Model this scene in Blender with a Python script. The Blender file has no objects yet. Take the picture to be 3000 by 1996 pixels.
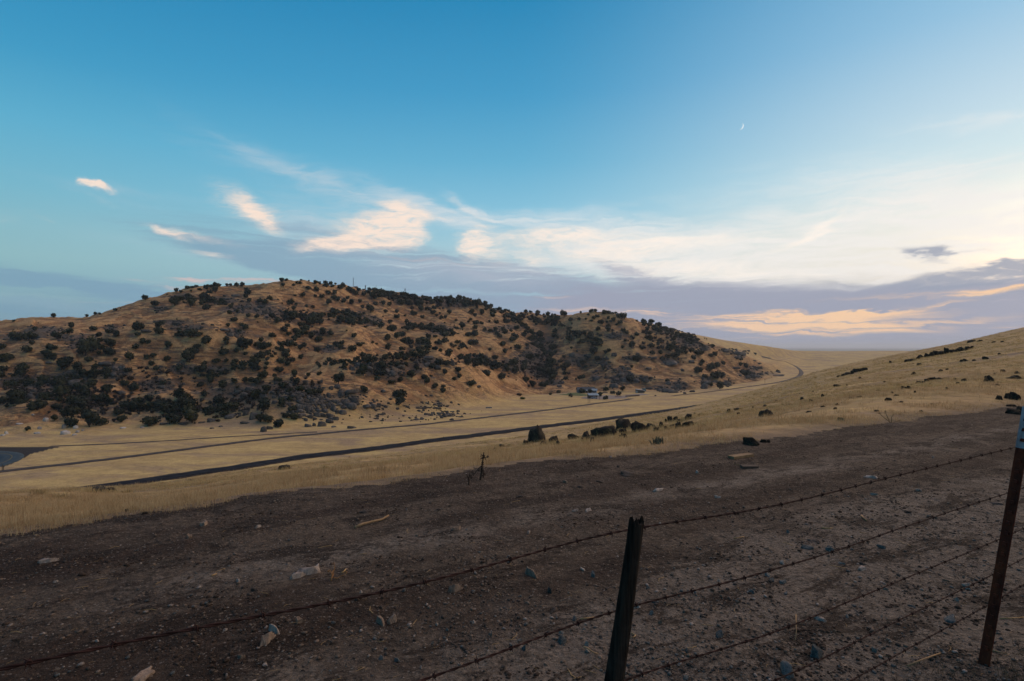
import bpy, bmesh, math, random
import numpy as np
from mathutils import Vector, Matrix, Euler

D = bpy.data
SC = bpy.context.scene
COL = SC.collection
random.seed(7)
RNG = np.random.default_rng(11)
R = math.radians

# ------------------------------------------------------------------ camera
EYE = 1.66          # lens height above the dirt track (z = 0)
FPX = 1666.7        # focal length in photograph pixels (3000 wide)
HOR = 1016.0        # photograph row of the eye level
PITCH = math.atan((HOR - 998.0) / FPX)
cam = D.cameras.new('camera'); cam.lens = 20.0; cam.sensor_width = 36.0
cam.clip_start = 0.05; cam.clip_end = 90000.0
camo = D.objects.new('camera', cam); COL.objects.link(camo)
camo.location = (0, 0, EYE); camo.rotation_euler = (math.pi / 2 + PITCH, 0, 0)
SC.camera = camo

# ------------------------------------------------------------------ view
SC.view_settings.view_transform = 'Standard'
SC.view_settings.look = 'None'
SC.view_settings.exposure = 0.0
SC.view_settings.gamma = 1.0
SC.view_settings.use_curve_mapping = False
SC.cycles.max_bounces = 5
SC.cycles.diffuse_bounces = 2
SC.cycles.volume_bounces = 0
SC.cycles.use_denoising = True

def s2l(c):
    return tuple(((v / 255.0) / 12.92 if v / 255.0 <= 0.04045 else ((v / 255.0 + 0.055) / 1.055) ** 2.4) for v in c)

# ------------------------------------------------------------------ node helper
class NT:
    def __init__(self, tree):
        self.t = tree; self.n = tree.nodes; self.l = tree.links
    def node(self, kind, **kw):
        n = self.n.new(kind)
        for k, v in kw.items():
            setattr(n, k, v)
        return n
    def put(self, sock, v):
        if isinstance(v, bpy.types.NodeSocket):
            self.l.new(v, sock)
        elif v is not None:
            if sock.type == 'RGBA' and len(v) == 3:
                v = (*v, 1.0)
            sock.default_value = v
    def math(self, op, a, b=None, c=None, clamp=False):
        n = self.node('ShaderNodeMath', operation=op, use_clamp=clamp)
        self.put(n.inputs[0], a); self.put(n.inputs[1], b)
        if c is not None: self.put(n.inputs[2], c)
        return n.outputs[0]
    def vmath(self, op, a, b=None, scale=None):
        n = self.node('ShaderNodeVectorMath', operation=op)
        self.put(n.inputs[0], a)
        if b is not None: self.put(n.inputs[1], b)
        if scale is not None: self.put(n.inputs['Scale'], scale)
        return n.outputs['Value'] if op in ('LENGTH', 'DOT_PRODUCT') else n.outputs[0]
    def noise(self, vec, scale=1.0, detail=3.0, rough=0.5, dist=0.0, col=False, dims='3D'):
        n = self.node('ShaderNodeTexNoise', noise_dimensions=dims)
        self.put(n.inputs['Vector'], vec); n.inputs['Scale'].default_value = scale
        n.inputs['Detail'].default_value = detail; n.inputs['Roughness'].default_value = rough
        n.inputs['Distortion'].default_value = dist
        return n.outputs['Color'] if col else n.outputs['Fac']
    def ramp(self, fac, stops, interp='LINEAR'):
        n = self.node('ShaderNodeValToRGB'); cr = n.color_ramp; cr.interpolation = interp
        while len(cr.elements) < len(stops): cr.elements.new(0.5)
        for e, (p, c) in zip(cr.elements, stops):
            e.position = p; e.color = (c, c, c, 1) if isinstance(c, (int, float)) else (*c[:3], 1)
        self.put(n.inputs[0], fac)
        return n.outputs[0]
    def rng(self, v, a, b, c=0.0, d=1.0, smooth=True):
        n = self.node('ShaderNodeMapRange', interpolation_type='SMOOTHSTEP' if smooth else 'LINEAR')
        for i, x in enumerate((v, a, b, c, d)): self.put(n.inputs[i], x)
        return n.outputs[0]
    def mix(self, f, a, b, mode='MIX'):
        n = self.node('ShaderNodeMix', data_type='RGBA', blend_type=mode)
        self.put(n.inputs['Factor'], f); self.put(n.inputs[6], a); self.put(n.inputs[7], b)
        return n.outputs[2]
    def mapping(self, vec, loc=(0, 0, 0), rot=(0, 0, 0), scale=(1, 1, 1), kind='POINT'):
        n = self.node('ShaderNodeMapping', vector_type=kind)
        self.put(n.inputs[0], vec)
        n.inputs[1].default_value = loc; n.inputs[2].default_value = rot; n.inputs[3].default_value = scale
        return n.outputs[0]
    def xyz(self, x, y, z=0.0):
        n = self.node('ShaderNodeCombineXYZ')
        self.put(n.inputs[0], x); self.put(n.inputs[1], y); self.put(n.inputs[2], z)
        return n.outputs[0]
    def sep(self, v):
        n = self.node('ShaderNodeSeparateXYZ'); self.put(n.inputs[0], v); return n.outputs

def ae(x, y):
    """photograph pixel -> (azimuth, elevation) in degrees, for placing clouds in the sky"""
    return (math.degrees(math.atan((x - 1500) / FPX)), math.degrees(math.atan((HOR - y) / math.hypot(FPX, x - 1500))))

# ------------------------------------------------------------------ sky (world)
SUN_AZ, SUN_EL = 57.0, 33.0
W = D.worlds.new('World'); SC.world = W; W.use_nodes = True
W.node_tree.nodes.clear()
g = NT(W.node_tree)
tc = g.node('ShaderNodeTexCoord')
dx, dy, dz = g.sep(g.vmath('NORMALIZE', tc.outputs['Generated']))
az = g.math('MULTIPLY', g.math('ARCTAN2', dx, dy), 57.29578)
el = g.math('MULTIPLY', g.math('ARCSINE', dz), 57.29578)
P = g.xyz(az, el, 0)
# clear-sky colour: three elevation ramps, away from the sunset -> towards it
def elramp(stops):
    f = g.math('DIVIDE', el, 90.0, clamp=True)
    return g.ramp(f, [(e / 90.0, s2l(c)) for e, c in stops])
cA = elramp([(0, (112, 150, 176)), (3, (128, 166, 184)), (7, (140, 186, 198)), (12, (116, 182, 208)), (17, (92, 174, 212)), (22, (62, 154, 202)), (30, (36, 132, 186)), (50, (24, 100, 165)), (90, (18, 80, 150))])
cB = elramp([(0, (150, 165, 190)), (4, (152, 182, 205)), (9, (176, 208, 224)), (13, (140, 198, 228)), (18, (104, 178, 218)), (24, (72, 157, 207)), (32, (42, 136, 190)), (50, (30, 108, 175)), (90, (18, 80, 150))])
cC = elramp([(0, (172, 160, 178)), (4, (205, 195, 200)), (7, (255, 240, 215)), (11, (244, 246, 242)), (15, (216, 236, 246)), (19, (196, 222, 242)), (25, (156, 200, 234)), (32, (120, 178, 222)), (50, (60, 130, 195)), (90, (18, 80, 150))])
daz = g.math('ABSOLUTE', g.math('SUBTRACT', g.math('ABSOLUTE', g.math('SUBTRACT', az, SUN_AZ)), 0.0))
daz = g.math('MINIMUM', daz, g.math('SUBTRACT', 360.0, daz))
wB = g.rng(daz, 115.0, 48.0)
wC = g.rng(daz, 58.0, 8.0)
base = g.mix(wB, cA, cB)
base = g.mix(wC, base, cC)
base = g.mix(1.0, base, (1.0, .985, .93), 'MULTIPLY')
# glow round the set sun, beyond the right edge of the view
gv = g.vmath('LENGTH', g.mapping(g.xyz(daz, el, 0), (0, 5.0, 0), (0, 0, 0), (26, 11, 1), 'TEXTURE'))
glow = g.math('POWER', g.math('MAXIMUM', g.math('SUBTRACT', 1.0, gv), 0.0), 1.6)
base = g.mix(1.0, base, g.mix(glow, (0, 0, 0), (2.6, 1.75, 0.95)), 'ADD')

# clouds -------------------------------------------------------------
warp = g.noise(g.mapping(P, (0, 0, 0), (0, 0, R(-6)), (0.10, 0.34, 1)), 1.0, 5.0, 0.62, 0.6, col=True)
wv = g.vmath('SUBTRACT', warp, (0.5, 0.5, 0.5))
Pw = g.vmath('ADD', P, g.vmath('MULTIPLY', wv, (6.5, 2.4, 0.0)))
fine = g.noise(g.mapping(Pw, (3, 1, 0), (0, 0, R(-12)), (0.15, 1.2, 1)), 1.0, 7.0, 0.68, .4)
fine2 = g.noise(g.mapping(Pw, (9, 4, 0), (0, 0, R(14)), (0.42, 2.0, 1)), 1.0, 7.0, 0.72, 0.25)
streak = g.noise(g.mapping(Pw, (5, 7, 0), (0, 0, R(-3)), (0.05, 1.15, 1)), 1.0, 6.0, 0.62)

thin = g.noise(g.mapping(Pw, (15, 2, 0), (0, 0, R(-2)), (0.07, 2.3, 1)), 1.0, 6.0, 0.64, 0.2)

def blob(x, y, rx, ry, deg=0.0):
    """elliptical cloud mass at a photograph position; radii in photograph pixels"""
    a, e = ae(x, y)
    k = 57.3 / FPX
    m = g.mapping(Pw, (a, e, 0), (0, 0, R(deg)), (rx * k * 1.3, ry * k * 1.7, 1), 'TEXTURE')
    t = g.node('ShaderNodeTexGradient', gradient_type='SPHERICAL'); g.put(t.inputs[0], m)
    return t.outputs['Fac']
def masses(lst):
    tot = None
    for (x, y, rx, ry, dg, st) in lst:
        b = g.math('MULTIPLY', blob(x, y, rx, ry, dg), st)
        tot = b if tot is None else g.math('ADD', tot, b)
    return tot

def cloud_mask(total, tex, soft=1.0, lo=.30, hi=.70, push=.55, keep=.3):
    """soft-edged mass whose thickness follows a fibrous texture"""
    body = g.math('POWER', g.rng(total, 0.0, soft), 1.15)
    tx = g.rng(g.math('ADD', tex, g.math('MULTIPLY', g.math('SUBTRACT', total, .45), push)), lo, hi)
    return g.math('MULTIPLY', body, g.math('MULTIPLY_ADD', tx, 1 - keep, g.math('MULTIPLY', body, keep)), clamp=True)

# streaky blue-grey layers at left and centre
grey = masses([
    (1000, 745, 560, 55, -8, 1.0), (1250, 800, 420, 60, -5, .9), (700, 735, 330, 26, -7, .8), (1350, 850, 430, 60, -3, 1.0),
    (250, 832, 560, 24, -5, 1.3), (150, 915, 600, 40, -2, .8), (1600, 845, 330, 70, -6, .7), (1880, 805, 170, 26, -20, 1.2), (1600, 850, 160, 22, -8, .8),
    (1000, 690, 200, 14, -8, .5), (1650, 930, 400, 50, 0, .6), (980, 800, 350, 30, -4, .6),
])
# the closed lavender bank over the horizon at right
bank = masses([
    (1850, 890, 430, 60, -4, .9), (2250, 900, 520, 60, -2, 1.2), (2750, 925, 560, 52, 2, 1.5), (2050, 965, 620, 44, 0, 1.0), (2600, 985, 700, 40, 0, 1.0), (1650, 960, 420, 34, 0, .6),
    (3300, 920, 500, 60, 2, 1.4),
])
dark = masses([(2890, 792, 200, 15, 9, 1.6), (2720, 748, 50, 12, -22, 1.3), (2800, 742, 90, 5, 5, .6), (2840, 838, 110, 8, 5, .9), (2500, 838, 180, 8, -5, .8), (3120, 765, 200, 22, 10, 1.6), (2950, 875, 160, 14, 10, .8)])
pale = masses([
    (760, 500, 330, 34, -14, .5), (1060, 565, 330, 34, -17, .8), (1270, 610, 220, 26, -22, .8), (650, 400, 220, 22, -18, .35),
    (900, 650, 300, 50, -8, .9), (1700, 640, 300, 26, -3, .6), (300, 570, 200, 20, -6, .5), (1480, 650, 240, 26, -6, .6), (2200, 630, 500, 40, 4, .7), (2600, 480, 420, 40, -3, .55),
    (2900, 352, 240, 20, -8, .6), (2750, 690, 560, 50, 2, .9), (1900, 590, 500, 22, 2, .4), (1500, 790, 420, 50, 4, .9),
    (400, 560, 120, 14, 0, .4), (2550, 640, 420, 36, 2, .6), (2000, 750, 460, 60, -8, .9), (2250, 800, 420, 50, -6, .9),
    (100, 880, 420, 22, -2, .5), (1360, 600, 130, 10, -24, .7), (2500, 780, 600, 50, -1, .8), (2900, 560, 300, 60, -3, .6), (560, 740, 330, 20, -5, .5),
    (1150, 770, 500, 30, -6, .6),
])
white = masses([
    (1100, 668, 165, 50, 8, 1.7), (1180, 650, 75, 50, -30, 1.3), (1000, 712, 120, 18, 6, 1.1), (720, 605, 110, 30, -24, 1.1),
    (800, 650, 80, 22, -30, .6), (1385, 705, 44, 52, -28, 1.0), (1440, 745, 90, 26, -14, .8), (1570, 762, 66, 18, -26, .8),
    (1800, 700, 380, 30, -3, .9), (1980, 716, 250, 20, 2, .6), (1600, 692, 220, 20, 3, .7), (1650, 745, 300, 22, -7, .5), (560, 690, 140, 12, -6, .7), (475, 682, 56, 10, -16, .8),
    (268, 545, 26, 9, -12, 1.3), (300, 560, 34, 8, -8, 1.2), (290, 590, 60, 8, -12, .4), (2370, 688, 86, 12, 32, 1.0), (2900, 345, 130, 14, -10, .5),
    (600, 738, 90, 8, -8, .7), (20, 635, 40, 12, 0, .4), (125, 640, 34, 6, -20, .4), (1300, 640, 70, 9, -5, .6), (1360, 605, 90, 8, -26, .6),
    (2600, 640, 460, 30, 0, .5), (2400, 810, 500, 26, -3, .7), (2600, 715, 500, 34, 2, .5), (2750, 560, 300, 30, 3, .5), (1950, 770, 330, 30, -8, .7),
])
peach = masses([
    (2180, 938, 250, 18, 1, 1.0), (2440, 944, 260, 18, 1, 1.1), (2600, 962, 190, 9, -6, .9), (2330, 958, 200, 9, -3, .7), (2350, 922, 300, 6, 0, .8), (2250, 972, 260, 5, -2, .7), (2650, 905, 260, 5, 3, .6), (2850, 945, 200, 5, 2, .5), (1880, 918, 160, 7, 0, .9), (1680, 908, 150, 6, 0, .7),
    (510, 835, 120, 7, -8, .7), (540, 812, 70, 5, 0, .6), (720, 820, 150, 7, 0, .9), (430, 878, 240, 4, 0, .7), (1290, 765, 200, 9, -5, .6),
    (2960, 856, 160, 9, 8, .8), (2750, 868, 380, 8, 1, .5), (2150, 990, 260, 5, 0, .5), (2970, 960, 120, 5, 0, .5), (1600, 864, 70, 6, -5, .7),
])
one = lambda t, m=1.0: g.math('MINIMUM', t, m)
mg = g.math('MULTIPLY', cloud_mask(one(grey), g.math('MULTIPLY_ADD', thin, .5, g.math('MULTIPLY', streak, .5)), 1.0, .41, .59, .14, .06), 0.7)
mb = g.math('MULTIPLY', cloud_mask(one(bank, 1.1), thin, .95, .30, .58, .22, .25), 0.93)
md = g.math('MULTIPLY', cloud_mask(one(dark, 1.2), fine2, 1.1, .30, .66, .16, .3), .9)
mp = g.math('MULTIPLY', cloud_mask(one(pale), fine, 1.1, .32, .70, .16, .25), 0.85)
mw = cloud_mask(one(white, 1.2), fine2, 1.2, .33, .70, .14, .3)
mo = g.math('MULTIPLY', cloud_mask(one(peach, 1.2), thin, 1.0, .42, .60, .12, .05), .95)
greycol = g.mix(g.rng(daz, 100, 25), s2l((122, 158, 184)), s2l((158, 160, 182)))
palecol = g.mix(g.rng(daz, 95, 35), s2l((176, 198, 212)), s2l((246, 242, 238)))
whitecol = g.mix(g.rng(daz, 80, 30), s2l((250, 228, 212)), s2l((255, 246, 236)))
peachcol = g.mix(g.rng(daz, 70, 25), s2l((212, 190, 188)), s2l((255, 212, 170)))
sky = g.mix(mp, base, palecol)
sky = g.mix(mg, sky, greycol)
sky = g.mix(mb, sky, s2l((158, 163, 182)))
sky = g.mix(mw, sky, whitecol)
sky = g.mix(mo, sky, peachcol)
sky = g.mix(md, sky, s2l((158, 165, 182)))
# below the horizon: dull ground tone
sky = g.mix(g.rng(el, -0.4, -1.6), sky, (0.10, 0.08, 0.06))
bg = g.node('ShaderNodeBackground'); g.put(bg.inputs[0], sky); bg.inputs[1].default_value = 1.0
out = g.node('ShaderNodeOutputWorld'); g.l.new(bg.outputs[0], out.inputs[0])
W.cycles.sampling_method = 'MANUAL'; W.cycles.sample_map_resolution = 512

# ------------------------------------------------------------------ sun (soft light of the bright western sky)
sun = D.lights.new('sun', 'SUN'); sun.energy = 2.8; sun.angle = R(120); sun.color = (1.0, 0.64, 0.36)
suno = D.objects.new('sun', sun); COL.objects.link(suno)
sd = Vector((math.sin(R(SUN_AZ)) * math.cos(R(SUN_EL)), math.cos(R(SUN_AZ)) * math.cos(R(SUN_EL)), math.sin(R(SUN_EL))))
suno.rotation_euler = sd.to_track_quat('Z', 'Y').to_euler()
suno.location = (0, 0, 200)

# ------------------------------------------------------------------ numpy noise and terrain function
_perm = np.random.default_rng(3).permutation(4096)
_grad = np.random.default_rng(4).normal(size=(4096, 2)); _grad /= np.linalg.norm(_grad, axis=1)[:, None]
def perlin(x, y):
    xi = np.floor(x).astype(np.int64); yi = np.floor(y).astype(np.int64)
    fx = x - xi; fy = y - yi
    u = fx * fx * fx * (fx * (fx * 6 - 15) + 10); v = fy * fy * fy * (fy * (fy * 6 - 15) + 10)
    def gr(ix, iy, px, py):
        h = _perm[(_perm[ix & 4095] + iy) & 4095]
        return _grad[h, 0] * px + _grad[h, 1] * py
    a = gr(xi, yi, fx, fy); b = gr(xi + 1, yi, fx - 1, fy)
    c = gr(xi, yi + 1, fx, fy - 1); d = gr(xi + 1, yi + 1, fx - 1, fy - 1)
    return (a + (b - a) * u) * (1 - v) + (c + (d - c) * u) * v * 1.0
def fbm(x, y, oct=4, gain=0.5):
    s = np.zeros_like(x, dtype=float); a = 1.0
    for i in range(oct):
        s += a * perlin(x * 2 ** i + 17.3 * i, y * 2 ** i - 9.1 * i); a *= gain
    return s
def sstep(x, a, b):
    t = np.clip((x - a) / (b - a), 0, 1); return t * t * (3 - 2 * t)

# fence / track frame: q = distance across from the fence line, t = distance along it
FA = np.array([-.85, .94]); TD = np.array([.855, .518]); ND = np.array([-.518, .855])
def q_of(X, Y): return (X - FA[0]) * ND[0] + (Y - FA[1]) * ND[1]
def t_of(X, Y): return (X - FA[0]) * TD[0] + (Y - FA[1]) * TD[1]
def edge_q(t):   # where the dirt ends
    return 5.3 + .22 * np.sin(t * .33 + 1.) - .5 * sstep(t, 12, 20) + .08 * np.sin(t * 1.7) + .16 * perlin(t * .9, t * 0 + 3.3) + .16 * perlin(t * 2.7, t * 0 + 8.3)

def yz(z, y): return (EYE - z) * FPX / (y - HOR)     # depth of a point of height z seen at row y
XC = np.arange(-1500, 4501, 4.0)
def row(d):
    xs = sorted(d); Y = np.interp(XC, xs, [d[x][0] for x in xs]); y = np.interp(XC, xs, [d[x][1] for x in xs])
    k = np.exp(-np.linspace(-2, 2, 17) ** 2); k /= k.sum()
    sm = lambda a: np.convolve(np.pad(a, 8, mode='edge'), k, mode='valid')
    return sm(Y), sm(y)
sX = (XC - 1500) / FPX
Yd = 6.54 / np.maximum(.855 - .518 * sX, .13)
VZ = -43.0
crest = row({-1500: (18, 1520), -300: (22, 1462), 0: (25, 1443), 130: (28, 1436), 284: (31, 1431), 500: (37, 1413), 750: (44, 1377), 1000: (52, 1346), 1250: (62, 1319), 1500: (75, 1286), 1750: (95, 1244), 2000: (130, 1204), 2100: (150, 1178), 2250: (165, 1138), 2400: (175, 1090), 2500: (180, 1066), 2600: (185, 1044), 2800: (190, 1006), 3000: (190, 963), 3400: (190, 880), 4500: (190, 740)})
Y3 = np.maximum(crest[0], Yd * 1.5); z3 = (HOR - crest[1]) / FPX * Y3 + EYE
Y4 = np.clip((EYE - VZ) * FPX / np.maximum(crest[1] + 14 - HOR, 1), 0, 380); Y4 = np.where(crest[1] + 14 < HOR + 195, 380, Y4)
Y4 = np.maximum(Y4, Y3 * 1.6)
by = row({-1500: (0, 1300), -300: (0, 1300), 0: (0, 1290), 400: (0, 1262), 600: (0, 1255), 800: (0, 1257), 1000: (0, 1243), 1200: (0, 1222), 1400: (0, 1192), 1600: (0, 1158), 1700: (0, 1150), 1850: (0, 1153), 2000: (0, 1150), 2100: (0, 1140), 2250: (0, 1115), 2350: (0, 1088), 4500: (0, 1080)})[1]
Y5 = np.maximum(yz(VZ, by), Y4 * 1.04)
def R_(d): Y, y = row(d); return Y, y
A = R_({-1500: (350, 1200), 0: (340, 1190), 400: (352, 1178), 560: (360, 1164), 650: (366, 1140), 750: (370, 1112), 850: (375, 1099), 950: (385, 1097), 1030: (400, 1084), 1100: (430, 1066), 1200: (470, 1041), 1280: (495, 1026), 1330: (495, 1050), 1400: (500, 1080), 1500: (535, 1126), 1550: (555, 1146), 1620: (600, 1146), 1700: (640, 1132), 1850: (620, 1120), 2000: (640, 1110), 2100: (700, 1100), 2250: (860, 1100), 2350: (1150, 1070), 4500: (1250, 1064)})
B = R_({-1500: (400, 1140), 0: (380, 1130), 400: (390, 1145), 560: (398, 1172), 650: (405, 1152), 750: (412, 1126), 850: (416, 1107), 950: (425, 1080), 1030: (450, 1060), 1100: (475, 1078), 1200: (520, 1060), 1280: (545, 1050), 1330: (550, 1074), 1400: (560, 1104), 1500: (580, 1136), 1550: (590, 1140), 1620: (640, 1125), 1700: (680, 1090), 1850: (660, 1075), 2000: (690, 1070), 2100: (740, 1075), 2250: (890, 1090), 2350: (1220, 1060), 4500: (1350, 1050)})
C = R_({-1500: (430, 1030), 0: (430, 1005), 200: (430, 1000), 400: (440, 985), 600: (450, 970), 800: (480, 960), 900: (500, 1000), 1000: (520, 980), 1100: (560, 985), 1200: (600, 975), 1300: (640, 960), 1400: (670, 975), 1500: (690, 990), 1600: (700, 1050), 1700: (710, 995), 1770: (715, 965), 1850: (720, 972), 1950: (770, 962), 2000: (790, 988), 2050: (800, 1003), 2100: (810, 1018), 2170: (825, 1042), 2240: (930, 1072), 2350: (1280, 1050), 4500: (1480, 1038)})
Dd = R_({-1500: (460, 1000), 0: (480, 975), 400: (500, 935), 600: (540, 900), 800: (570, 880), 1000: (620, 900), 1200: (690, 920), 1400: (730, 935), 1500: (760, 950), 1600: (760, 985), 1700: (725, 950), 1850: (733, 948), 1950: (830, 966), 2000: (860, 990), 2100: (950, 1018), 2170: (980, 1036), 2240: (1080, 1058), 2350: (1340, 1042), 4500: (1540, 1032)})
SK = R_({-1500: (520, 985), -300: (520, 955), 0: (540, 937), 150: (540, 932), 250: (550, 929), 310: (560, 918), 370: (565, 900), 430: (575, 879), 500: (590, 860), 560: (600, 847), 640: (610, 841), 720: (615, 838), 780: (620, 825), 830: (625, 819), 880: (640, 822), 950: (660, 828), 1000: (690, 835), 1040: (720, 845), 1120: (740, 851), 1180: (760, 862), 1270: (790, 872), 1350: (800, 876), 1400: (800, 888), 1450: (810, 906), 1500: (830, 917), 1540: (835, 917), 1600: (830, 926), 1660: (790, 926), 1700: (760, 918), 1750: (745, 913), 1790: (748, 913), 1830: (755, 926), 1880: (790, 942), 1940: (850, 958), 2000: (950, 972), 2060: (1050, 985), 2130: (1100, 998), 2200: (1150, 1008), 2270: (1250, 1018), 2330: (1400, 1028), 2450: (1600, 1029), 2650: (1600, 1028), 2750: (1600, 1030), 4500: (1600, 1032)})
rows = [(Yd * .4, Yd * 0.0), (Yd, Yd * 0.0), (Yd + .05 * (Y3 - Yd), .055 * z3), (Yd + .5 * (Y3 - Yd), .52 * z3), (Y3, z3), (Y3 + .12 * (Y4 - Y3), EYE + (z3 - EYE) / Y3 * (Y3 + .12 * (Y4 - Y3)) - .9 - .02 * Y3), (Y3 + .45 * (Y4 - Y3), np.maximum(EYE + np.minimum((z3 - EYE) / Y3, -.10) * (Y3 + .45 * (Y4 - Y3)) - 4.5, VZ + 3)), (Y4, Yd * 0 + VZ), (Y5, Yd * 0 + VZ)]
for (Y, y) in (A, B, C, Dd, SK):
    Y = np.maximum(Y, rows[-1][0] * 1.02); rows.append((Y, (HOR - y) / FPX * Y + EYE))
Ys, zs = rows[-1]
rows.append((Ys * 1.2, zs - .09 * Ys)); rows.append((Ys * 1.6 + 800, Yd * 0 - 62.0)); rows.append((Yd * 0 + 9000, Yd * 0 - 68.0)); rows.append((Yd * 0 + 70000, Yd * 0 - 68.0))
KY = np.stack([r[0] for r in rows], 1); KZ = np.stack([r[1] for r in rows], 1)
NLY = 1100; LY = np.linspace(math.log(1.0), math.log(65000.0), NLY); GY = np.exp(LY)
def pchip(xk, yk, x):
    h = np.diff(xk); dl = np.diff(yk) / h; n = len(xk); m = np.zeros(n)
    w1 = 2 * h[1:] + h[:-1]; w2 = h[1:] + 2 * h[:-1]
    ok = dl[:-1] * dl[1:] > 0
    with np.errstate(divide='ignore', invalid='ignore'):
        mm = (w1 + w2) / (w1 / dl[:-1] + w2 / dl[1:])
    m[1:-1] = np.where(ok, mm, 0); m[0] = dl[0]; m[-1] = dl[-1]
    i = np.clip(np.searchsorted(xk, x) - 1, 0, n - 2); t = (x - xk[i]) / h[i]
    h00 = (1 + 2 * t) * (1 - t) ** 2; h10 = t * (1 - t) ** 2; h01 = t * t * (3 - 2 * t); h11 = t * t * (t - 1)
    r = h00 * yk[i] + h10 * h[i] * m[i] + h01 * yk[i + 1] + h11 * h[i] * m[i + 1]
    return np.where(x < xk[0], yk[0], r)
TAB = np.stack([pchip(KY[i], KZ[i], GY) for i in range(len(XC))], 0)
SMAX = 1.7
def coords(X, Y):
    """clamped tangent s and matching depth for any ground point"""
    a = np.arctan2(X, Y); am = math.atan(SMAX); ac = np.clip(a, -am, am)
    r = np.hypot(X, Y); return np.tan(ac), np.maximum(r * np.cos(ac), 1e-3)
def interp_s(arr, s):
    return np.interp(s * FPX + 1500, XC, arr)
def H(X, Y, detail=True):
    X = np.asarray(X, float); Y = np.asarray(Y, float)
    s, d = coords(X, Y)
    i = np.clip((s * FPX + 1500 - XC[0]) / 4.0, 0, len(XC) - 1.001); j = np.clip((np.log(np.maximum(d, 1.0)) - LY[0]) / (LY[1] - LY[0]), 0, NLY - 1.001)
    i0 = i.astype(int); j0 = j.astype(int); fi = i - i0; fj = j - j0
    z = (TAB[i0, j0] * (1 - fi) + TAB[i0 + 1, j0] * fi) * (1 - fj) + (TAB[i0, j0 + 1] * (1 - fi) + TAB[i0 + 1, j0 + 1] * fi) * fj
    q = q_of(X, Y); t = t_of(X, Y); eq = edge_q(np.clip(t, -60, 60))
    far = sstep(q - eq, -.1, .8)
    z = z * far
    z = z + np.where(q < -2.5, .18 * np.minimum(-(q + 2.5), 60), 0)       # bank rising behind the viewer
    if not detail: return z
    y3 = interp_s(Y3, s); y4 = interp_s(Y4, s); y5 = interp_s(Y5, s); ysk = interp_s(KY[:, 13], s)
    near = (1 - sstep(d, y3, y4)) * sstep(q - eq, .0, 6.0)
    z = z + near * (.22 * fbm(X / 9, Y / 9, 3) + .05 * fbm(X / 1.3, Y / 1.3, 3))
    hill = hillmask(X, Y)
    g1 = 1 - np.abs(perlin(X / 75 + 5, Y / 90)) * 2
    yk = interp_s(KY[:, 13], s); am = .60 + 1.0 * sstep(d, y5 + 10, y5 + 70) * (1 - sstep(d, yk * .72, yk * .95))
    z = z + hill * (am * (5.0 * (g1 - .6) + 5.5 * perlin(X / 34, Y / 42)) + 2.0 * fbm(X / 14, Y / 14, 3, .55))
    led = (Y * .55 + X * .18) / 13 + 1.1 * perlin(X / 45, Y / 45)
    z = z + hill * 1.9 * (sstep(led - np.floor(led), .6, 1.0) - .5) * (.4 + .9 * np.clip(.5 + 1.4 * perlin(X / 50 + 9, Y / 50), 0, 1))       # rock benches
    z = z + (1 - hill) * sstep(d, y4, y5) * .5 * fbm(X / 60, Y / 60, 2)
    dirt = 1 - sstep(q - eq, -.3, .25)
    dirt = dirt * (np.hypot(X, Y) < 70)
    rut = -.020 * np.exp(-((q - 2.1 - .12 * np.sin(t * .25)) / .20) ** 2) - .022 * np.exp(-((q - 3.9 - .15 * np.sin(t * .22 + 1)) / .22) ** 2) + .012 * np.exp(-((q - 3.0) / .3) ** 2)
    lumps = .020 * fbm(X / .9, Y / .9, 3) + .016 * np.abs(fbm(X / .22, Y / .16, 3, .6)) + .006 * fbm(X / .07, Y / .07, 2)
    z = z + dirt * (rut + lumps + .03 * sstep(q, 4.6, 5.3))
    z = z + .11 * np.exp(-(((X - 2.95) / .5) ** 2 + ((Y - 2.75) / .35) ** 2)) # low bank at the foot of the steel post
    return z
def hillmask(X, Y):
    s, d = coords(X, Y); y5 = interp_s(Y5, s); x = s * FPX + 1500
    m = sstep(d, y5 + 4, y5 + 45) * (1 - sstep(x, 2190, 2330))
    sh = interp_s(KY[:, 11], s)
    lim = np.where(x > 1900, sh + 15, 1e9)
    return m * np.where(x > 1900, 1 - sstep(d, lim, lim + 90), 1.0) * (1 - sstep(d, interp_s(KY[:, 13], s) * 1.15, interp_s(KY[:, 13], s) * 1.3))

def ray(x, y):
    vx = (np.asarray(x, float) - 1500) / FPX; vv = (998 - np.asarray(y, float)) / FPX
    c, s = math.cos(PITCH), math.sin(PITCH)
    return vx, c - s * vv, s + c * vv
def hit(x, y, ymin=1.2, ymax=9000.):
    """photograph pixels -> world points on the terrain (nan where the ray meets only sky)"""
    rx, ry, rz = ray(x, y); rx = rx / ry; rz = rz / ry
    Ys_ = np.exp(np.linspace(math.log(ymin), math.log(ymax), 800))
    XX = rx[:, None] * Ys_[None]; YY = np.broadcast_to(Ys_[None], XX.shape)
    below = (EYE + rz[:, None] * Ys_[None]) < H(XX, YY)
    k = below.argmax(1); ok = below.any(1)
    lo = Ys_[np.maximum(k - 1, 0)]; hi = Ys_[k]
    for _ in range(14):
        m = (lo + hi) / 2; b = (EYE + rz * m) < H(rx * m, m)
        hi = np.where(b, m, hi); lo = np.where(b, lo, m)
    Yh = np.where(ok, hi, np.nan); return rx * Yh, Yh
def hit_snap(x, y, **kw):
    x = np.asarray(x, float); y = np.asarray(y, float).copy()
    X, Y = hit(x, y, **kw)
    for _ in range(14):
        bad = np.isnan(Y)
        if not bad.any(): break
        y[bad] += 2.5; X[bad], Y[bad] = hit(x[bad], y[bad], **kw)
    return X, Y

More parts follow.
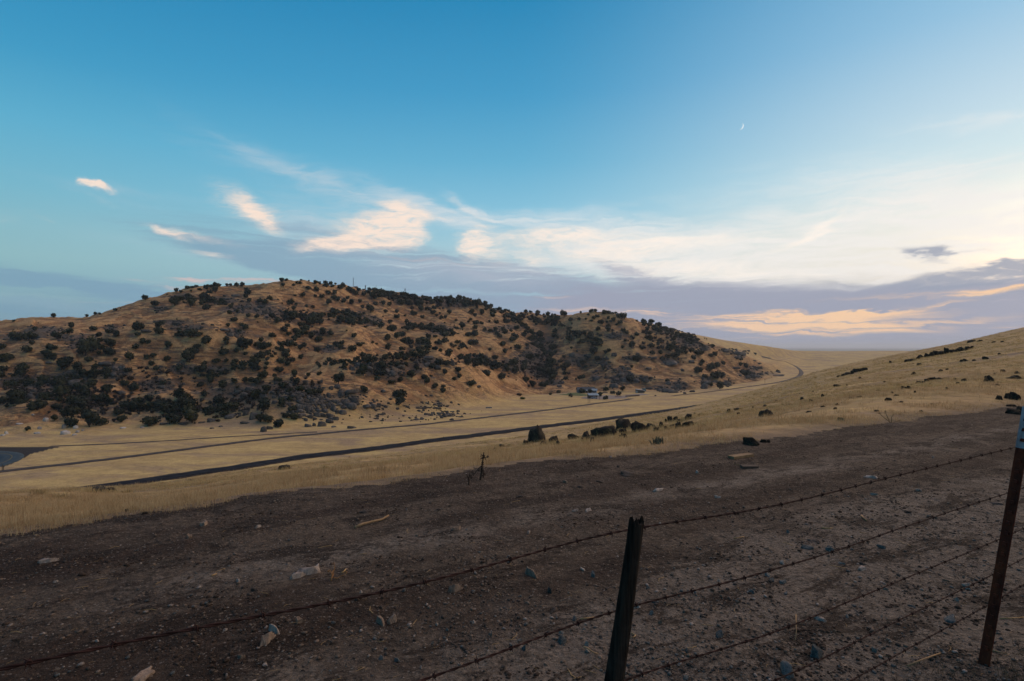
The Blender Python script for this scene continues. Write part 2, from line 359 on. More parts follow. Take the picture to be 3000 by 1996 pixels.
# ------------------------------------------------------------------ materials
def new_mat(name):
    m = D.materials.new(name); m.use_nodes = True; m.node_tree.nodes.clear()
    g = NT(m.node_tree); b = g.node('ShaderNodeBsdfPrincipled'); o = g.node('ShaderNodeOutputMaterial')
    g.l.new(b.outputs[0], o.inputs[0]); b.inputs['Roughness'].default_value = .95
    b.inputs['Specular IOR Level'].default_value = .15
    return m, g, b
def bump(g, b, h, dist, strength=1.0):
    n = g.node('ShaderNodeBump'); n.inputs['Distance'].default_value = dist; n.inputs['Strength'].default_value = strength
    g.put(n.inputs['Height'], h); g.l.new(n.outputs[0], b.inputs['Normal'])
def objvec(g): return g.node('ShaderNodeTexCoord').outputs['Object']
def attr(g, name):
    n = g.node('ShaderNodeAttribute'); n.attribute_name = name; return n.outputs['Fac']
def plain(name, col, var=.25, scale=8.0, rough=.9, metal=0.0, bumpd=0.0, spec=.2):
    m, g, b = new_mat(name)
    v = objvec(g); n = g.noise(v, scale, 4, .6)
    c = g.mix(g.rng(n, .3, .7), tuple(x * (1 - var) for x in col), tuple(min(1, x * (1 + var)) for x in col))
    g.put(b.inputs['Base Color'], c); b.inputs['Roughness'].default_value = rough; b.inputs['Metallic'].default_value = metal
    b.inputs['Specular IOR Level'].default_value = spec
    if bumpd: bump(g, b, n, bumpd)
    return m

def land_material():
    m, g, b = new_mat('dry_land')
    P = objvec(g)
    hill = attr(g, 'hill'); near = attr(g, 'near'); rocky = attr(g, 'rocky'); vly = attr(g, 'valley'); edge = attr(g, 'edge'); burnt = attr(g, 'burnt')
    big = g.noise(P, .012, 4, .55); mid = g.noise(g.mapping(P, scale=(.05, .11, .11)), 1, 5, .6); sm = g.noise(P, .5, 5, .65); tiny = g.noise(P, 6.0, 4, .7)
    # valley: pale straw with purplish bare soil drifts
    val = g.mix(g.rng(mid, .35, .65), VAL1, VAL2)
    val = g.mix(g.math('MULTIPLY', g.rng(g.noise(g.mapping(P, scale=(.02, .045, .05)), 1, 6, .7, .8), .46, .62), .75), val, VALSOIL)
    # near slope: straw, pinker near the dirt, greyish bare patches
    nr = g.mix(g.rng(g.noise(P, .35, 5, .65), .35, .65), NEAR1, NEAR2)
    nr = g.mix(g.rng(g.noise(g.mapping(P, scale=(.10, .30, .3)), 1, 5, .7, .5), .52, .66), nr, NEARSOIL)
    nr = g.mix(g.math('MULTIPLY', g.rng(tiny, .42, .62), .45), nr, NEARSOIL)
    nr = g.mix(g.math('MULTIPLY', g.rng(g.noise(g.mapping(P, rot=(0, 0, .35), scale=(.035, .16, .12)), 1, 6, .72, .4), .48, .62), .6), nr, (.20, .145, .058))
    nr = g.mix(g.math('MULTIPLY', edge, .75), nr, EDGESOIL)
    # hill: tan grass, orange-brown lower down, scrubby rock ground
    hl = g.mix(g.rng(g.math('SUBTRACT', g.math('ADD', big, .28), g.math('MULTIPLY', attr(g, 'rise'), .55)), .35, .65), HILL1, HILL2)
    hl = g.mix(g.math('MULTIPLY', g.rng(g.noise(g.mapping(P, scale=(.06, .06, .35)), 1, 6, .7), .5, .68), .55), hl, HILLDK)
    rk = g.noise(g.mapping(P, scale=(.09, .14, .5)), 1, 8, .74, .6)
    rkm = g.rng(g.math('ADD', rk, g.math('MULTIPLY', g.math('SUBTRACT', rocky, .5), .42)), .47, .58)
    rc = g.mix(g.rng(g.noise(P, .8, 5, .7), .35, .65), ROCKD, ROCKL)
    hl = g.mix(g.math('MULTIPLY', rkm, .85), hl, rc)
    hl = g.mix(g.math('MULTIPLY', g.rng(sm, .5, .7), .35), hl, HILLDK)
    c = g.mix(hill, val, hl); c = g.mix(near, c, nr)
    c = g.mix(burnt, c, BURNT)
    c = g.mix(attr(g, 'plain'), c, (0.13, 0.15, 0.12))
    c = g.mix(1.0, c, g.ramp(g.math('MULTIPLY_ADD', g.noise(P, 1.7, 6, .75), .5, g.math('MULTIPLY', g.noise(g.mapping(P, scale=(.22, .30, .3)), 1, 7, .78), .5)), [(0.36, .60), (.5, 1.0), (.64, 1.35)]), 'MULTIPLY')
    g.put(b.inputs['Base Color'], c)
    hb = g.math('ADD', g.math('MULTIPLY', sm, g.math('ADD', .25, g.math('MULTIPLY', hill, 1.6))), g.math('MULTIPLY', tiny, .04))
    hb = g.math('ADD', hb, g.math('MULTIPLY', g.math('MULTIPLY', rkm, hill), .8))
    bump(g, b, hb, 1.0, .8)
    return m
VAL1, VAL2, VALSOIL = (.47, .335, .135), (.37, .255, .110), (.25, .175, .115)
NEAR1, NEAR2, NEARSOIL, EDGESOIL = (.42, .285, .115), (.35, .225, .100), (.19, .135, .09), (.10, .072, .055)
HILL1, HILL2, HILLDK = (.45, .262, .112), (.28, .148, .064), (.095, .058, .037)
ROCKD, ROCKL = (.040, .032, .028), (.13, .105, .088)
BURNT = (.030, .024, .022)
M_LAND = land_material()

def dirt_material():
    m, g, b = new_mat('dirt')
    P = objvec(g)
    Q = g.mapping(P, rot=(0, 0, -math.atan2(TD[1], TD[0])))      # x runs along the track
    st = g.noise(g.mapping(Q, scale=(.30, 1.5, 1)), 1, 7, .70, .3)
    pa = g.noise(P, .8, 6, .7, .3); fi = g.noise(P, 7, 6, .75); gr = g.noise(P, 30, 6, .78); cl = g.noise(P, 2.4, 6, .7, .4)
    c = g.mix(g.rng(st, .40, .60), (.050, .034, .026), (.110, .086, .067))
    grey = attr(g, 'gravel')
    gm = g.rng(g.math('ADD', g.math('MULTIPLY', grey, .50), pa), .55, .85)
    c = g.mix(gm, c, (.178, .152, .130))
    c = g.mix(g.math('MULTIPLY', g.rng(g.noise(g.mapping(Q, scale=(1.0, 2.4, 1)), 1, 8, .80, .6), .50, .58), .9), c, (.030, .020, .015))
    c = g.mix(g.math('MULTIPLY', g.rng(fi, .50, .66), .7), c, (.026, .020, .017))
    c = g.mix(g.math('MULTIPLY', g.rng(cl, .56, .64), .6), c, (.034, .025, .019))
    c = g.mix(1.0, c, g.ramp(gr, [(.30, .40), (.5, .98), (.70, 1.9)]), 'MULTIPLY')
    for sc_, cc, th in ((34, (.21, .185, .165), .22), (15, (.17, .135, .105), .17), (70, (.15, .13, .12), .26)):
        vo = g.node('ShaderNodeTexVoronoi'); vo.inputs['Scale'].default_value = sc_; g.put(vo.inputs['Vector'], P)
        pick = g.rng(g.sep(vo.outputs['Color'])[0], .74, .78)
        c = g.mix(g.math('MULTIPLY', g.rng(vo.outputs['Distance'], th + .06, th), pick), c, cc)
    g.put(b.inputs['Base Color'], c)
    c = g.mix(1.0, c, (1.06, .99, .91), 'MULTIPLY')
    g.put(b.inputs['Base Color'], c)
    h = g.math('ADD', g.math('MULTIPLY', fi, .9), g.math('MULTIPLY', gr, .45))
    h = g.math('ADD', h, g.math('MULTIPLY', cl, 1.5))
    bump(g, b, h, .10, 1.0)
    return m
M_DIRT = dirt_material()

# ------------------------------------------------------------------ mesh helpers
def np_mesh(name, V, F):
    me = D.meshes.new(name)
    V = np.ascontiguousarray(V, np.float32); F = np.ascontiguousarray(F, np.int32)
    me.vertices.add(len(V)); me.vertices.foreach_set('co', V.ravel())
    n = F.shape[1]; me.loops.add(F.size); me.loops.foreach_set('vertex_index', F.ravel())
    me.polygons.add(len(F)); me.polygons.foreach_set('loop_start', np.arange(0, F.size, n, dtype=np.int32))
    me.polygons.foreach_set('loop_total', np.full(len(F), n, np.int32))
    me.update(calc_edges=True)
    return me
def smooth(me, on=True):
    me.polygons.foreach_set('use_smooth', np.full(len(me.polygons), on)); me.update()
def fattr(me, name, vals):
    a = me.attributes.new(name, 'FLOAT', 'POINT'); a.data.foreach_set('value', np.ascontiguousarray(vals, np.float32))
def obj(name, me, mat=None, parent=None, loc=None, rot=None, scale=None, label=None, cat=None, group=None, kind=None):
    if mat is not None and not me.materials: me.materials.append(mat)
    o = D.objects.new(name, me); COL.objects.link(o)
    if parent is not None: o.parent = parent
    if loc is not None: o.location = loc
    if rot is not None: o.rotation_euler = rot
    if scale is not None: o.scale = (scale,) * 3 if isinstance(scale, (int, float)) else scale
    if label: o['label'] = label
    if cat: o['category'] = cat
    if group: o['group'] = group
    if kind: o['kind'] = kind
    return o
def empty(name, loc, rot=(0, 0, 0), **kw):
    o = D.objects.new(name, None); COL.objects.link(o); o.location = loc; o.rotation_euler = rot; o.empty_display_size = .2
    for k, v in kw.items():
        if v: o['category' if k == 'cat' else k] = v
    return o

# ------------------------------------------------------------------ terrain
w = []
v = .5
while v < 26: w.append(v); v *= 1.0125
while v < 176: w.append(v); v *= 1.013
while v < 275: w.append(v); v *= 1.011
while v < 880: w.append(v); v += 1.95
while v < 1750: w.append(v); v *= 1.012
while v < 66000: w.append(v); v *= 1.09
w = np.array(w)
uin = np.linspace(-1.0, 1.0, 660); uo = 1.0 + np.cumsum(np.linspace(.004, .06, 42)); U = np.concatenate([-uo[::-1], uin, uo])
GU, GW = np.meshgrid(U, w, indexing='ij')
X = GU * GW; Y = GW - 6.0
Z = H(X, Y)
s_, d_ = coords(X, Y)
hm = hillmask(X, Y)
q_ = q_of(X, Y); t_ = t_of(X, Y); eq_ = edge_q(np.clip(t_, -60, 60))
y3_ = interp_s(Y3, s_); y4_ = interp_s(Y4, s_); y5_ = interp_s(Y5, s_); ysk_ = interp_s(KY[:, 13], s_)
nearm = (1 - sstep(d_, y3_ * 1.05, y3_ * 1.5 + 15))
# rocky ground: gaussian zones given in photograph pixels (see ZONES) are added later through zone_rocky()
ZONES = [(130,965,60,8,12),(330,960,30,8,10),(215,990,40,8,12),(250,1010,45,10,12),(60,985,70,10,15),(60,1120,60,12,25),(150,1120,60,20,32),(215,1100,40,12,20),(330,1075,30,10,12),(340,1092,45,12,20),(110,1150,70,15,25),(260,1170,30,15,15),(470,905,25,8,8),(540,870,40,6,10),(650,880,50,8,12),(700,905,40,10,15),(760,900,40,15,20),(690,975,25,10,12),(500,945,45,5,10),(560,960,60,8,12),(460,1130,60,15,20),(540,1080,50,10,12),(640,1085,30,10,10),(700,1150,90,20,30),(690,1200,60,15,30),(800,920,30,15,15),(930,975,40,5,8),(1040,925,30,10,10),(1090,940,30,10,12),(960,1025,50,12,15),(870,1165,75,38,90),(935,1195,60,30,60),(1020,1170,50,20,40),(1110,1190,30,15,14),(1080,1080,60,12,30),(1150,1090,30,15,20),(1250,1060,30,12,15),(1290,965,35,12,20),(1340,890,40,10,12),(1440,970,25,5,6),(1500,960,40,6,8),(1400,1055,40,8,12),(1590,1010,40,25,30),(1560,1040,40,15,20),(1520,1075,60,20,25),(1780,900,15,6,6),(1800,985,35,8,15),(1690,1055,40,15,20),(1770,1060,20,15,15),(1860,1050,30,8,12),(1960,960,40,15,25),(2000,990,40,15,25),(2030,1010,25,8,10),(2065,1020,15,6,8),(2130,1027,18,4,8),(2170,1034,28,6,14),(2165,1045,15,5,6),(2210,1080,20,5,8),(2200,1100,25,8,15),(1820,1085,25,8,14),(1810,1115,25,12,16),(1840,1105,30,6,12),(1890,1110,15,6,8),(1745,1105,15,8,6),(1960,1140,40,12,25),(1990,1125,20,8,10),(1960,1060,25,8,12),(2070,1120,15,12,10),(2130,1125,15,8,8),(2250,1095,30,4,5),(1230,1195,60,10,15),(1310,1213,40,8,20),(1220,1228,50,8,8),(1280,1190,50,6,8),(1630,1120,20,8,8),(1590,1095,25,10,12),(1110,1225,50,10,10)]
px_ = s_ * FPX + 1500; py_ = HOR + (EYE - Z) / d_ * FPX
rockyf = np.zeros_like(Z)
for (zx, zy, rx, ry, n_) in ZONES:
    rockyf += np.exp(-((px_ - zx) / (rx * .9)) ** 2 - ((py_ - zy) / (ry * 1.1)) ** 2)
for (zx, zy, rx, ry) in ((970, 1055, 70, 35), (1480, 1110, 75, 28), (200, 945, 220, 14), (1340, 1010, 60, 22), (1780, 1040, 30, 30), (560, 1000, 60, 16), (950, 1150, 40, 10), (1100, 1180, 60, 14)):
    rockyf -= .7 * np.exp(-((px_ - zx) / rx) ** 2 - ((py_ - zy) / ry) ** 2)
for (zx, zy, rx, ry) in ((300, 1190, 130, 32), (540, 1200, 110, 32), (100, 1150, 110, 30), (700, 1180, 80, 30), (870, 930, 70, 20), (1590, 1090, 45, 40), (1260, 880, 120, 22), (1180, 1060, 80, 30), (870, 1165, 100, 50)):
    rockyf += .35 * np.exp(-((px_ - zx) / rx) ** 2 - ((py_ - zy) / ry) ** 2)
rockyf = np.clip(.42 + .65 * rockyf, 0, 1.2)
# height above surroundings: pale grass on rises, hollows coloured darker where shade would fall
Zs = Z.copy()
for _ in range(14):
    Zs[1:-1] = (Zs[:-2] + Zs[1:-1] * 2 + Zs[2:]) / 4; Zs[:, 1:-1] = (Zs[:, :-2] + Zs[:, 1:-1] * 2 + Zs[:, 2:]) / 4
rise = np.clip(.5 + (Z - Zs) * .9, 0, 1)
# burnt ground beside the road bend at the far left of the valley
def in_poly(px, py, poly):
    ins = np.zeros(px.shape, bool); n = len(poly)
    for i in range(n):
        x1, y1 = poly[i]; x2, y2 = poly[(i + 1) % n]
        c = ((y1 > py) != (y2 > py)); ins ^= c & (px < (x2 - x1) * (py - y1) / (y2 - y1 + 1e-9) + x1)
    return ins
BPOLY = [(-260, 1306), (0, 1308), (80, 1310), (140, 1308), (185, 1308), (140, 1318), (95, 1330), (70, 1343), (40, 1358), (10, 1368), (-260, 1400)]
burnt = in_poly(px_, py_, BPOLY) & (d_ > 150)
def submesh(name, mask_faces, mat, kind='structure', extra=()):
    nu, nw = X.shape
    idx = np.arange(nu * nw).reshape(nu, nw)
    F = np.stack([idx[:-1, :-1], idx[1:, :-1], idx[1:, 1:], idx[:-1, 1:]], -1)[mask_faces]
    used, inv = np.unique(F, return_inverse=True); F2 = inv.reshape(F.shape)
    co = np.stack([X.ravel()[used], Y.ravel()[used], Z.ravel()[used]], 1)
    me = np_mesh(name, co, F2); smooth(me)
    for nme, arr in extra: fattr(me, nme, arr.ravel()[used])
    return obj(name, me, mat, kind=kind)
fc = lambda a: (a[:-1, :-1] + a[1:, 1:]) / 2
fq, feq, fd, ft = fc(q_), fc(eq_), fc(d_), fc(t_)
rgd = np.hypot(fc(X), fc(Y))
isdirt = (fq < feq) & (rgd < 70)
f3, f4, f5, fsk = fc(y3_), fc(y4_), fc(y5_), fc(ysk_)
isplain = (fd > fsk * 1.35 + 250) & ~isdirt
isnear = ~isdirt & (fd < (f3 + f4) / 2)
ishill = ~isdirt & ~isnear & ~isplain & (fd >= f5 + 4)
isval = ~(isdirt | isplain | isnear | ishill)
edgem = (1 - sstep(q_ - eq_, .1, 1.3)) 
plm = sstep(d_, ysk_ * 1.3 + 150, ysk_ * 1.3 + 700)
gravel = sstep(q_ + .25 * np.sin(t_ * .8), 2.6, .9) + .5 * np.exp(-((q_ - 3.3) / .35) ** 2) * sstep(t_, -4, 2)
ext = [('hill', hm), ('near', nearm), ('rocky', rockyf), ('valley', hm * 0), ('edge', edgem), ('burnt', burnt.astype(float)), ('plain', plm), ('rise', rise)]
submesh('dirt_track', isdirt, M_DIRT, extra=[('gravel', np.clip(gravel, 0, 1))])
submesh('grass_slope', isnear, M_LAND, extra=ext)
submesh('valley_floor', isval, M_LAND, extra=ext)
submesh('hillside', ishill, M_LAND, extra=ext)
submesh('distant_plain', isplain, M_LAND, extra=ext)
# ground behind the viewer, out of the picture
bx, byy = np.meshgrid(np.linspace(-70, 70, 60), np.linspace(-120, -5.5, 50), indexing='ij')
bz = H(bx, byy); bi = np.arange(3000).reshape(60, 50)
me = np_mesh('ground', np.stack([bx.ravel(), byy.ravel(), bz.ravel()], 1), np.stack([bi[:-1, :-1].ravel(), bi[1:, :-1].ravel(), bi[1:, 1:].ravel(), bi[:-1, 1:].ravel()], 1))
for nm_, v_ in (('near', 1.), ('edge', .3), ('rocky', .4)): fattr(me, nm_, np.full(3000, v_))
obj('ground', me, M_LAND, kind='structure')

# ------------------------------------------------------------------ roads in the valley
M_ASPH = plain('asphalt', (.018, .020, .025), .35, .5, 1.0, spec=.03)
M_VERGE = plain('dark_verge', (.045, .034, .027), .4, .7, .95)
M_TRACK = plain('farm_track', (.050, .040, .036), .3, .5, .95)
M_YELLOW = plain('yellow_paint', (.11, .095, .05), .1, 2)
def ribbon(name, pts, width, mat, lift, crown=0.0, kind='structure', parent=None, world=None, edge_noise=0.0):
    if world is None:
        xs = np.array([p[0] for p in pts], float); ys = np.array([p[1] for p in pts], float)
        Yw = yz(VZ, ys); Xw = (xs - 1500) / FPX * Yw
    else: Xw, Yw = world
    L = np.concatenate([[0], np.cumsum(np.hypot(np.diff(Xw), np.diff(Yw)))]); n = max(int(L[-1] / 3), 8)
    tt = np.linspace(0, L[-1], n); 
    def sm(a):
        a = np.interp(tt, L, a)
        k = 7 if n > 40 else 3
        return np.convolve(np.pad(a, k // 2, mode='reflect', reflect_type='odd'), np.ones(k) / k, mode='valid')
    cx, cy = sm(Xw), sm(Yw)
    tx, ty = np.gradient(cx), np.gradient(cy); ln = np.hypot(tx, ty); nx, ny = -ty / ln, tx / ln
    offs = np.array([-.5, -.25, 0, .25, .5]); wv_ = width if np.ndim(width) else np.full(n, float(width))
    if np.ndim(width): wv_ = np.interp(tt, L, width)
    V = []
    for o_ in offs:
        e = edge_noise * perlin(tt / 6 + o_ * 40, tt * 0 + 2.2) if abs(o_) == .5 else 0
        ax = cx + nx * (wv_ * o_ + e); ay = cy + ny * (wv_ * o_ + e)
        V.append(np.stack([ax, ay, H(ax, ay) + lift + crown * (1 - (o_ * 2) ** 2)], 1))
    bot = [V[0] * 1, V[-1] * 1]
    for b_ in bot: b_[:, 2] -= lift + .8
    V = [bot[0]] + V + [bot[1]]
    V = np.stack(V, 1); m_ = V.shape[1]; idx = np.arange(n * m_).reshape(n, m_)
    F = np.stack([idx[:-1, :-1].ravel(), idx[1:, :-1].ravel(), idx[1:, 1:].ravel(), idx[:-1, 1:].ravel()], 1)
    me = np_mesh(name, V.reshape(-1, 3), F); smooth(me)
    return obj(name, me, mat, kind=kind, parent=parent)
RD1 = [(-300, 1560), (120, 1450), (284, 1428), (444, 1407), (577, 1386), (700, 1369), (888, 1338), (1095, 1315), (1250, 1293), (1400, 1275), (1491, 1263), (1589, 1250), (1751, 1231), (1926, 1207), (2066, 1187)]
# the paved road keeps to the valley behind the near slope, curving out of sight at both ends
w1 = [(-260, 1500), (-60, 1472)] + [(x, y) for x, y in RD1 if x > 100] + [(2200, 1168), (2330, 1140)]
ribbon('road_verge', w1, 9.6, M_VERGE, .10, edge_noise=2.2)
ribbon('road', w1, 6.4, M_ASPH, .22, .06)
w2 = [(-60, 1390), (0, 1381), (100, 1371), (240, 1355), (420, 1333), (600, 1310), (800, 1283), (1000, 1264), (1200, 1248), (1400, 1226), (1600, 1202), (1700, 1189), (1820, 1174), (1850, 1168)]
ribbon('farm_road', w2, 4.6, M_TRACK, .14, .03, edge_noise=1.3)
w3 = [(150, 1308), (300, 1303), (500, 1292), (700, 1278), (850, 1269), (930, 1265)]
ribbon('path', w3, 2.6, M_TRACK, .06, 0, edge_noise=.6)
bend = [(-420, 1300), (-200, 1318), (0, 1327), (25, 1329), (42, 1332), (46, 1338), (34, 1347), (15, 1356), (0, 1362), (-100, 1385), (-400, 1440)]
M_ASPHB = plain('worn_asphalt', (.030, .048, .062), .25, .6, .9)
ribbon('road_bend', bend, 7.6, M_ASPHB, .16, .04)
ribbon('road_line', bend, .35, M_YELLOW, .235, 0)
# track climbing the far field behind the hill's shoulder
fx_ = np.array([2231, 2260, 2290, 2310, 2325, 2338, 2346, 2348, 2344, 2335, 2315, 2285, 2240, 2190, 2140, 2060, 1970]); fy_ = np.array([1045, 1051, 1058, 1064, 1070, 1078, 1086, 1093, 1100, 1106, 1113, 1120, 1127, 1134, 1141, 1151, 1161])
hx, hy = hit_snap(fx_, fy_, ymin=300)
wd = np.interp(fx_ * 0 + np.arange(17), [0, 4, 7, 9, 12, 16], [3, 4.5, 7, 6, 3, 2])
ribbon('hill_track', None, wd, M_TRACK, .35, 0, world=(hx, hy))
fx_ = np.array([2348, 2400, 2460, 2520]); fy_ = np.array([1090.5, 1091, 1091, 1092]); hx, hy = hit_snap(fx_, fy_, ymin=300)
ribbon('field_path', None, 3.0, M_TRACK, .3, 0, world=(hx, hy))

# ------------------------------------------------------------------ shape builders
class MB:
    """collects simple shapes into one mesh"""
    def __init__(self): self.v = []; self.f = []
    def add(self, V, F):
        n = len(self.v); self.v += [tuple(map(float, p)) for p in V]; self.f += [tuple(i + n for i in f) for f in F]; return self
    def box(self, x0, x1, y0, y1, z0, z1):
        return self.add([(x0, y0, z0), (x1, y0, z0), (x1, y1, z0), (x0, y1, z0), (x0, y0, z1), (x1, y0, z1), (x1, y1, z1), (x0, y1, z1)],
                        [(0, 3, 2, 1), (4, 5, 6, 7), (0, 1, 5, 4), (1, 2, 6, 5), (2, 3, 7, 6), (3, 0, 4, 7)])
    def prism(self, poly, y0, y1):
        """closed x-z outline pushed along y"""
        n = len(poly); V = [(x, y0, z) for x, z in poly] + [(x, y1, z) for x, z in poly]
        F = [tuple(range(n)), tuple(reversed(range(n, 2 * n)))] + [(i, (i + n), (i + 1) % n + n, (i + 1) % n) for i in range(n)]
        return self.add(V, F)
    def tube(self, pts, rad, sides=6, cap=True):
        pts = [Vector(p) for p in pts]; n = len(pts); rs = rad if isinstance(rad, (list, tuple)) else [rad] * n
        V = []; up = None
        for i, p in enumerate(pts):
            d = (pts[min(i + 1, n - 1)] - pts[max(i - 1, 0)]).normalized()
            if up is None:
                up = d.orthogonal().normalized()
            up = (up - d * up.dot(d)).normalized(); sd_ = d.cross(up)
            for k in range(sides):
                a = 2 * math.pi * k / sides; V.append(p + (up * math.cos(a) + sd_ * math.sin(a)) * rs[i])
        F = [(i * sides + k, i * sides + (k + 1) % sides, (i + 1) * sides + (k + 1) % sides, (i + 1) * sides + k) for i in range(n - 1) for k in range(sides)]
        if cap: F += [tuple(reversed(range(sides))), tuple(range((n - 1) * sides, n * sides))]
        return self.add(V, F)
    def mesh(self, name, sm=False):
        me = D.meshes.new(name); me.from_pydata(self.v, [], self.f); me.update()
        if sm: smooth(me)
        return me

def ico(sub):
    b = bmesh.new(); bmesh.ops.create_icosphere(b, subdivisions=sub, radius=1.0)
    V = np.array([v.co[:] for v in b.verts]); F = np.array([[v.index for v in f.verts] for f in b.faces]); b.free(); return V, F
ICO = {k: ico(k) for k in (1, 2, 3, 4)}
def rock_mesh(name, seed, sub=2, dims=(1, .8, .7), rough=.10, cuts=9, depth=.62):
    r = np.random.default_rng(seed); V, F = ICO[sub]; V = np.sign(V) * np.abs(V) ** (.72 if sub < 3 else .88); V /= np.abs(V).max() ** .5
    for _ in range(cuts):                      # broken faces
        n = r.normal(size=3); n[2] = abs(n[2]) * (.22 if r.random() < .62 else 2.2); n /= np.linalg.norm(n); d = r.uniform(depth, .93)
        k = V @ n; V -= np.outer(np.maximum(k - d, 0), n)
    o = r.uniform(0, 50, 3)
    nz = fbm(V[:, 0] * 1.6 + o[0] + V[:, 2] * .7, V[:, 1] * 1.6 + o[1] - V[:, 2] * .9, 3)
    if sub > 2: nz = nz + .45 * fbm(V[:, 0] * 6 + o[1] + V[:, 2] * 3, V[:, 1] * 6 + o[0] - V[:, 2] * 4, 3)
    V *= (1 + rough * 2.2 * nz)[:, None]
    V *= np.array(dims) * .5
    V[:, 2] = np.maximum(V[:, 2], -.22 * dims[2]); V[:, 2] += .14 * dims[2]
    return np_mesh(name, V, F)

# ------------------------------------------------------------------ stone and plant materials
def rock_material(name, c1, c2, c3, lichen=None, sc=3.0, bd=.05):
    m, g, b = new_mat(name); P = objvec(g)
    rnd = g.node('ShaderNodeObjectInfo').outputs['Random']
    n = g.noise(g.vmath('ADD', P, g.xyz(g.math('MULTIPLY', rnd, 40), 0, 0)), sc, 6, .7, .4)
    c = g.ramp(n, [(.32, c1), (.5, c2), (.68, c3)])
    c = g.mix(1.0, c, g.ramp(rnd, [(0, .72), (1, 1.3)]), 'MULTIPLY')
    if lichen:
        c = g.mix(g.math('MULTIPLY', g.rng(g.noise(P, sc * 2.3, 4, .6), .55, .66), .7), c, lichen)
    cr = g.noise(P, sc * 6, 5, .75)
    c = g.mix(g.math('MULTIPLY', g.rng(cr, .56, .7), .5), c, tuple(x * .4 for x in c1))
    g.put(b.inputs['Base Color'], c); bump(g, b, g.math('ADD', n, g.math('MULTIPLY', cr, .5)), bd); return m
M_GRAN = rock_material('granite', (.028, .025, .024), (.075, .066, .060), (.16, .14, .125), (.12, .10, .06), 2.4, .15)
M_GRANP = rock_material('pale_granite', (.16, .145, .13), (.32, .29, .26), (.42, .39, .35), None, 2.4, .1)
M_BASALT = rock_material('dark_basalt', (.014, .012, .010), (.034, .028, .022), (.065, .052, .036), (.11, .10, .05), 3.5, .08)
M_BLUE = rock_material('blue_grey_stone', (.048, .052, .052), (.090, .100, .100), (.150, .155, .150), (.14, .13, .11), 5, .01)
M_PALE = rock_material('pale_stone', (.17, .135, .115), (.30, .25, .215), (.42, .36, .31), None, 6, .01)
M_TAN = rock_material('tan_flaky_stone', (.10, .072, .055), (.19, .14, .105), (.28, .215, .165), None, 6, .01)
M_DKST = rock_material('dark_stone', (.042, .033, .027), (.075, .060, .050), (.11, .09, .075), None, 5, .01)
def leaf_material(name, c1, c2):
    m, g, b = new_mat(name); P = objvec(g); rnd = g.node('ShaderNodeObjectInfo').outputs['Random']
    c = g.mix(g.rng(g.noise(P, 5, 3, .6), .35, .65), c1, c2)
    c = g.mix(1.0, c, g.mix(rnd, (.65, .7, .8), (1.35, 1.2, .95)), 'MULTIPLY')
    g.put(b.inputs['Base Color'], c); b.inputs['Roughness'].default_value = .8; return m
M_LEAF = leaf_material('oak_leaves', (.012, .017, .010), (.032, .038, .020))
M_LEAFG = leaf_material('green_leaves', (.045, .075, .012), (.10, .13, .02))
M_BROWNB = leaf_material('brown_bush', (.05, .030, .018), (.09, .055, .03))
M_BARK = plain('bark', (.05, .038, .03), .3, 5)

# ------------------------------------------------------------------ trees on the hill
def tree_meshes(seed, wide=1.0, tall=.85, leaves=330, leaf=.062):
    r = np.random.default_rng(seed)
    nl = r.integers(5, 8); lobes = []
    for i in range(nl):
        a = r.uniform(0, 2 * math.pi); rr = r.uniform(.05, .30)
        lobes.append((rr * math.cos(a) * wide, rr * math.sin(a) * wide, r.uniform(.30, .62) * tall, r.uniform(.17, .27)))
    lobes.append((0, 0, .45 * tall, .30))
    V = []; F = []
    for k in range(leaves):
        lx, ly, lz, lr = lobes[r.integers(len(lobes))]
        d = r.normal(size=3); d /= np.linalg.norm(d); d[2] *= .9
        c = np.array([lx, ly, lz]) + d * lr * r.uniform(.75, 1.12); c[2] = max(c[2], .05)
        a = r.normal(size=3); a /= np.linalg.norm(a); b_ = np.cross(a, r.normal(size=3)); b_ /= np.linalg.norm(b_)
        s = leaf * r.uniform(.6, 1.4); n = len(V)
        V += [c - a * s, c + b_ * s * .8, c + a * s, c - b_ * s * .8]; F.append((n, n + 1, n + 2)); F.append((n, n + 2, n + 3))
    IV, IF = ICO[1]
    for (lx, ly, lz, lr) in lobes:
        n = len(V); jit = 1 + .25 * r.normal(size=(len(IV), 1)).clip(-1, 1)
        V += list(IV * lr * .86 * jit * (1, 1, .9) + (lx, ly, lz)); F += [tuple(int(i) + n for i in f) for f in IF]
    crown = np_mesh('crown', np.array(V), np.array(F))
    t = MB(); t.tube([(0, 0, -.12), (.01, 0, .12), (.03, .01, .3)], [.045, .032, .02], 5)
    t.tube([(.01, 0, .10), (-.09, .03, .25), (-.16, .05, .42)], [.025, .018, .008], 4); t.tube([(.02, 0, .14), (.12, -.04, .28), (.19, -.05, .44)], [.022, .014, .007], 4)
    return crown, t.mesh('trunk')
TREES = [tree_meshes(100 + i, *((1.0, .85), (1.1, .75), (.85, 1.15), (1.15, .62), (.95, .95), (1.05, .7), (.8, 1.25), (1.0, .9))[i]) for i in range(8)]
for c_, t_m in TREES: c_.materials.append(M_LEAF); t_m.materials.append(M_BARK)

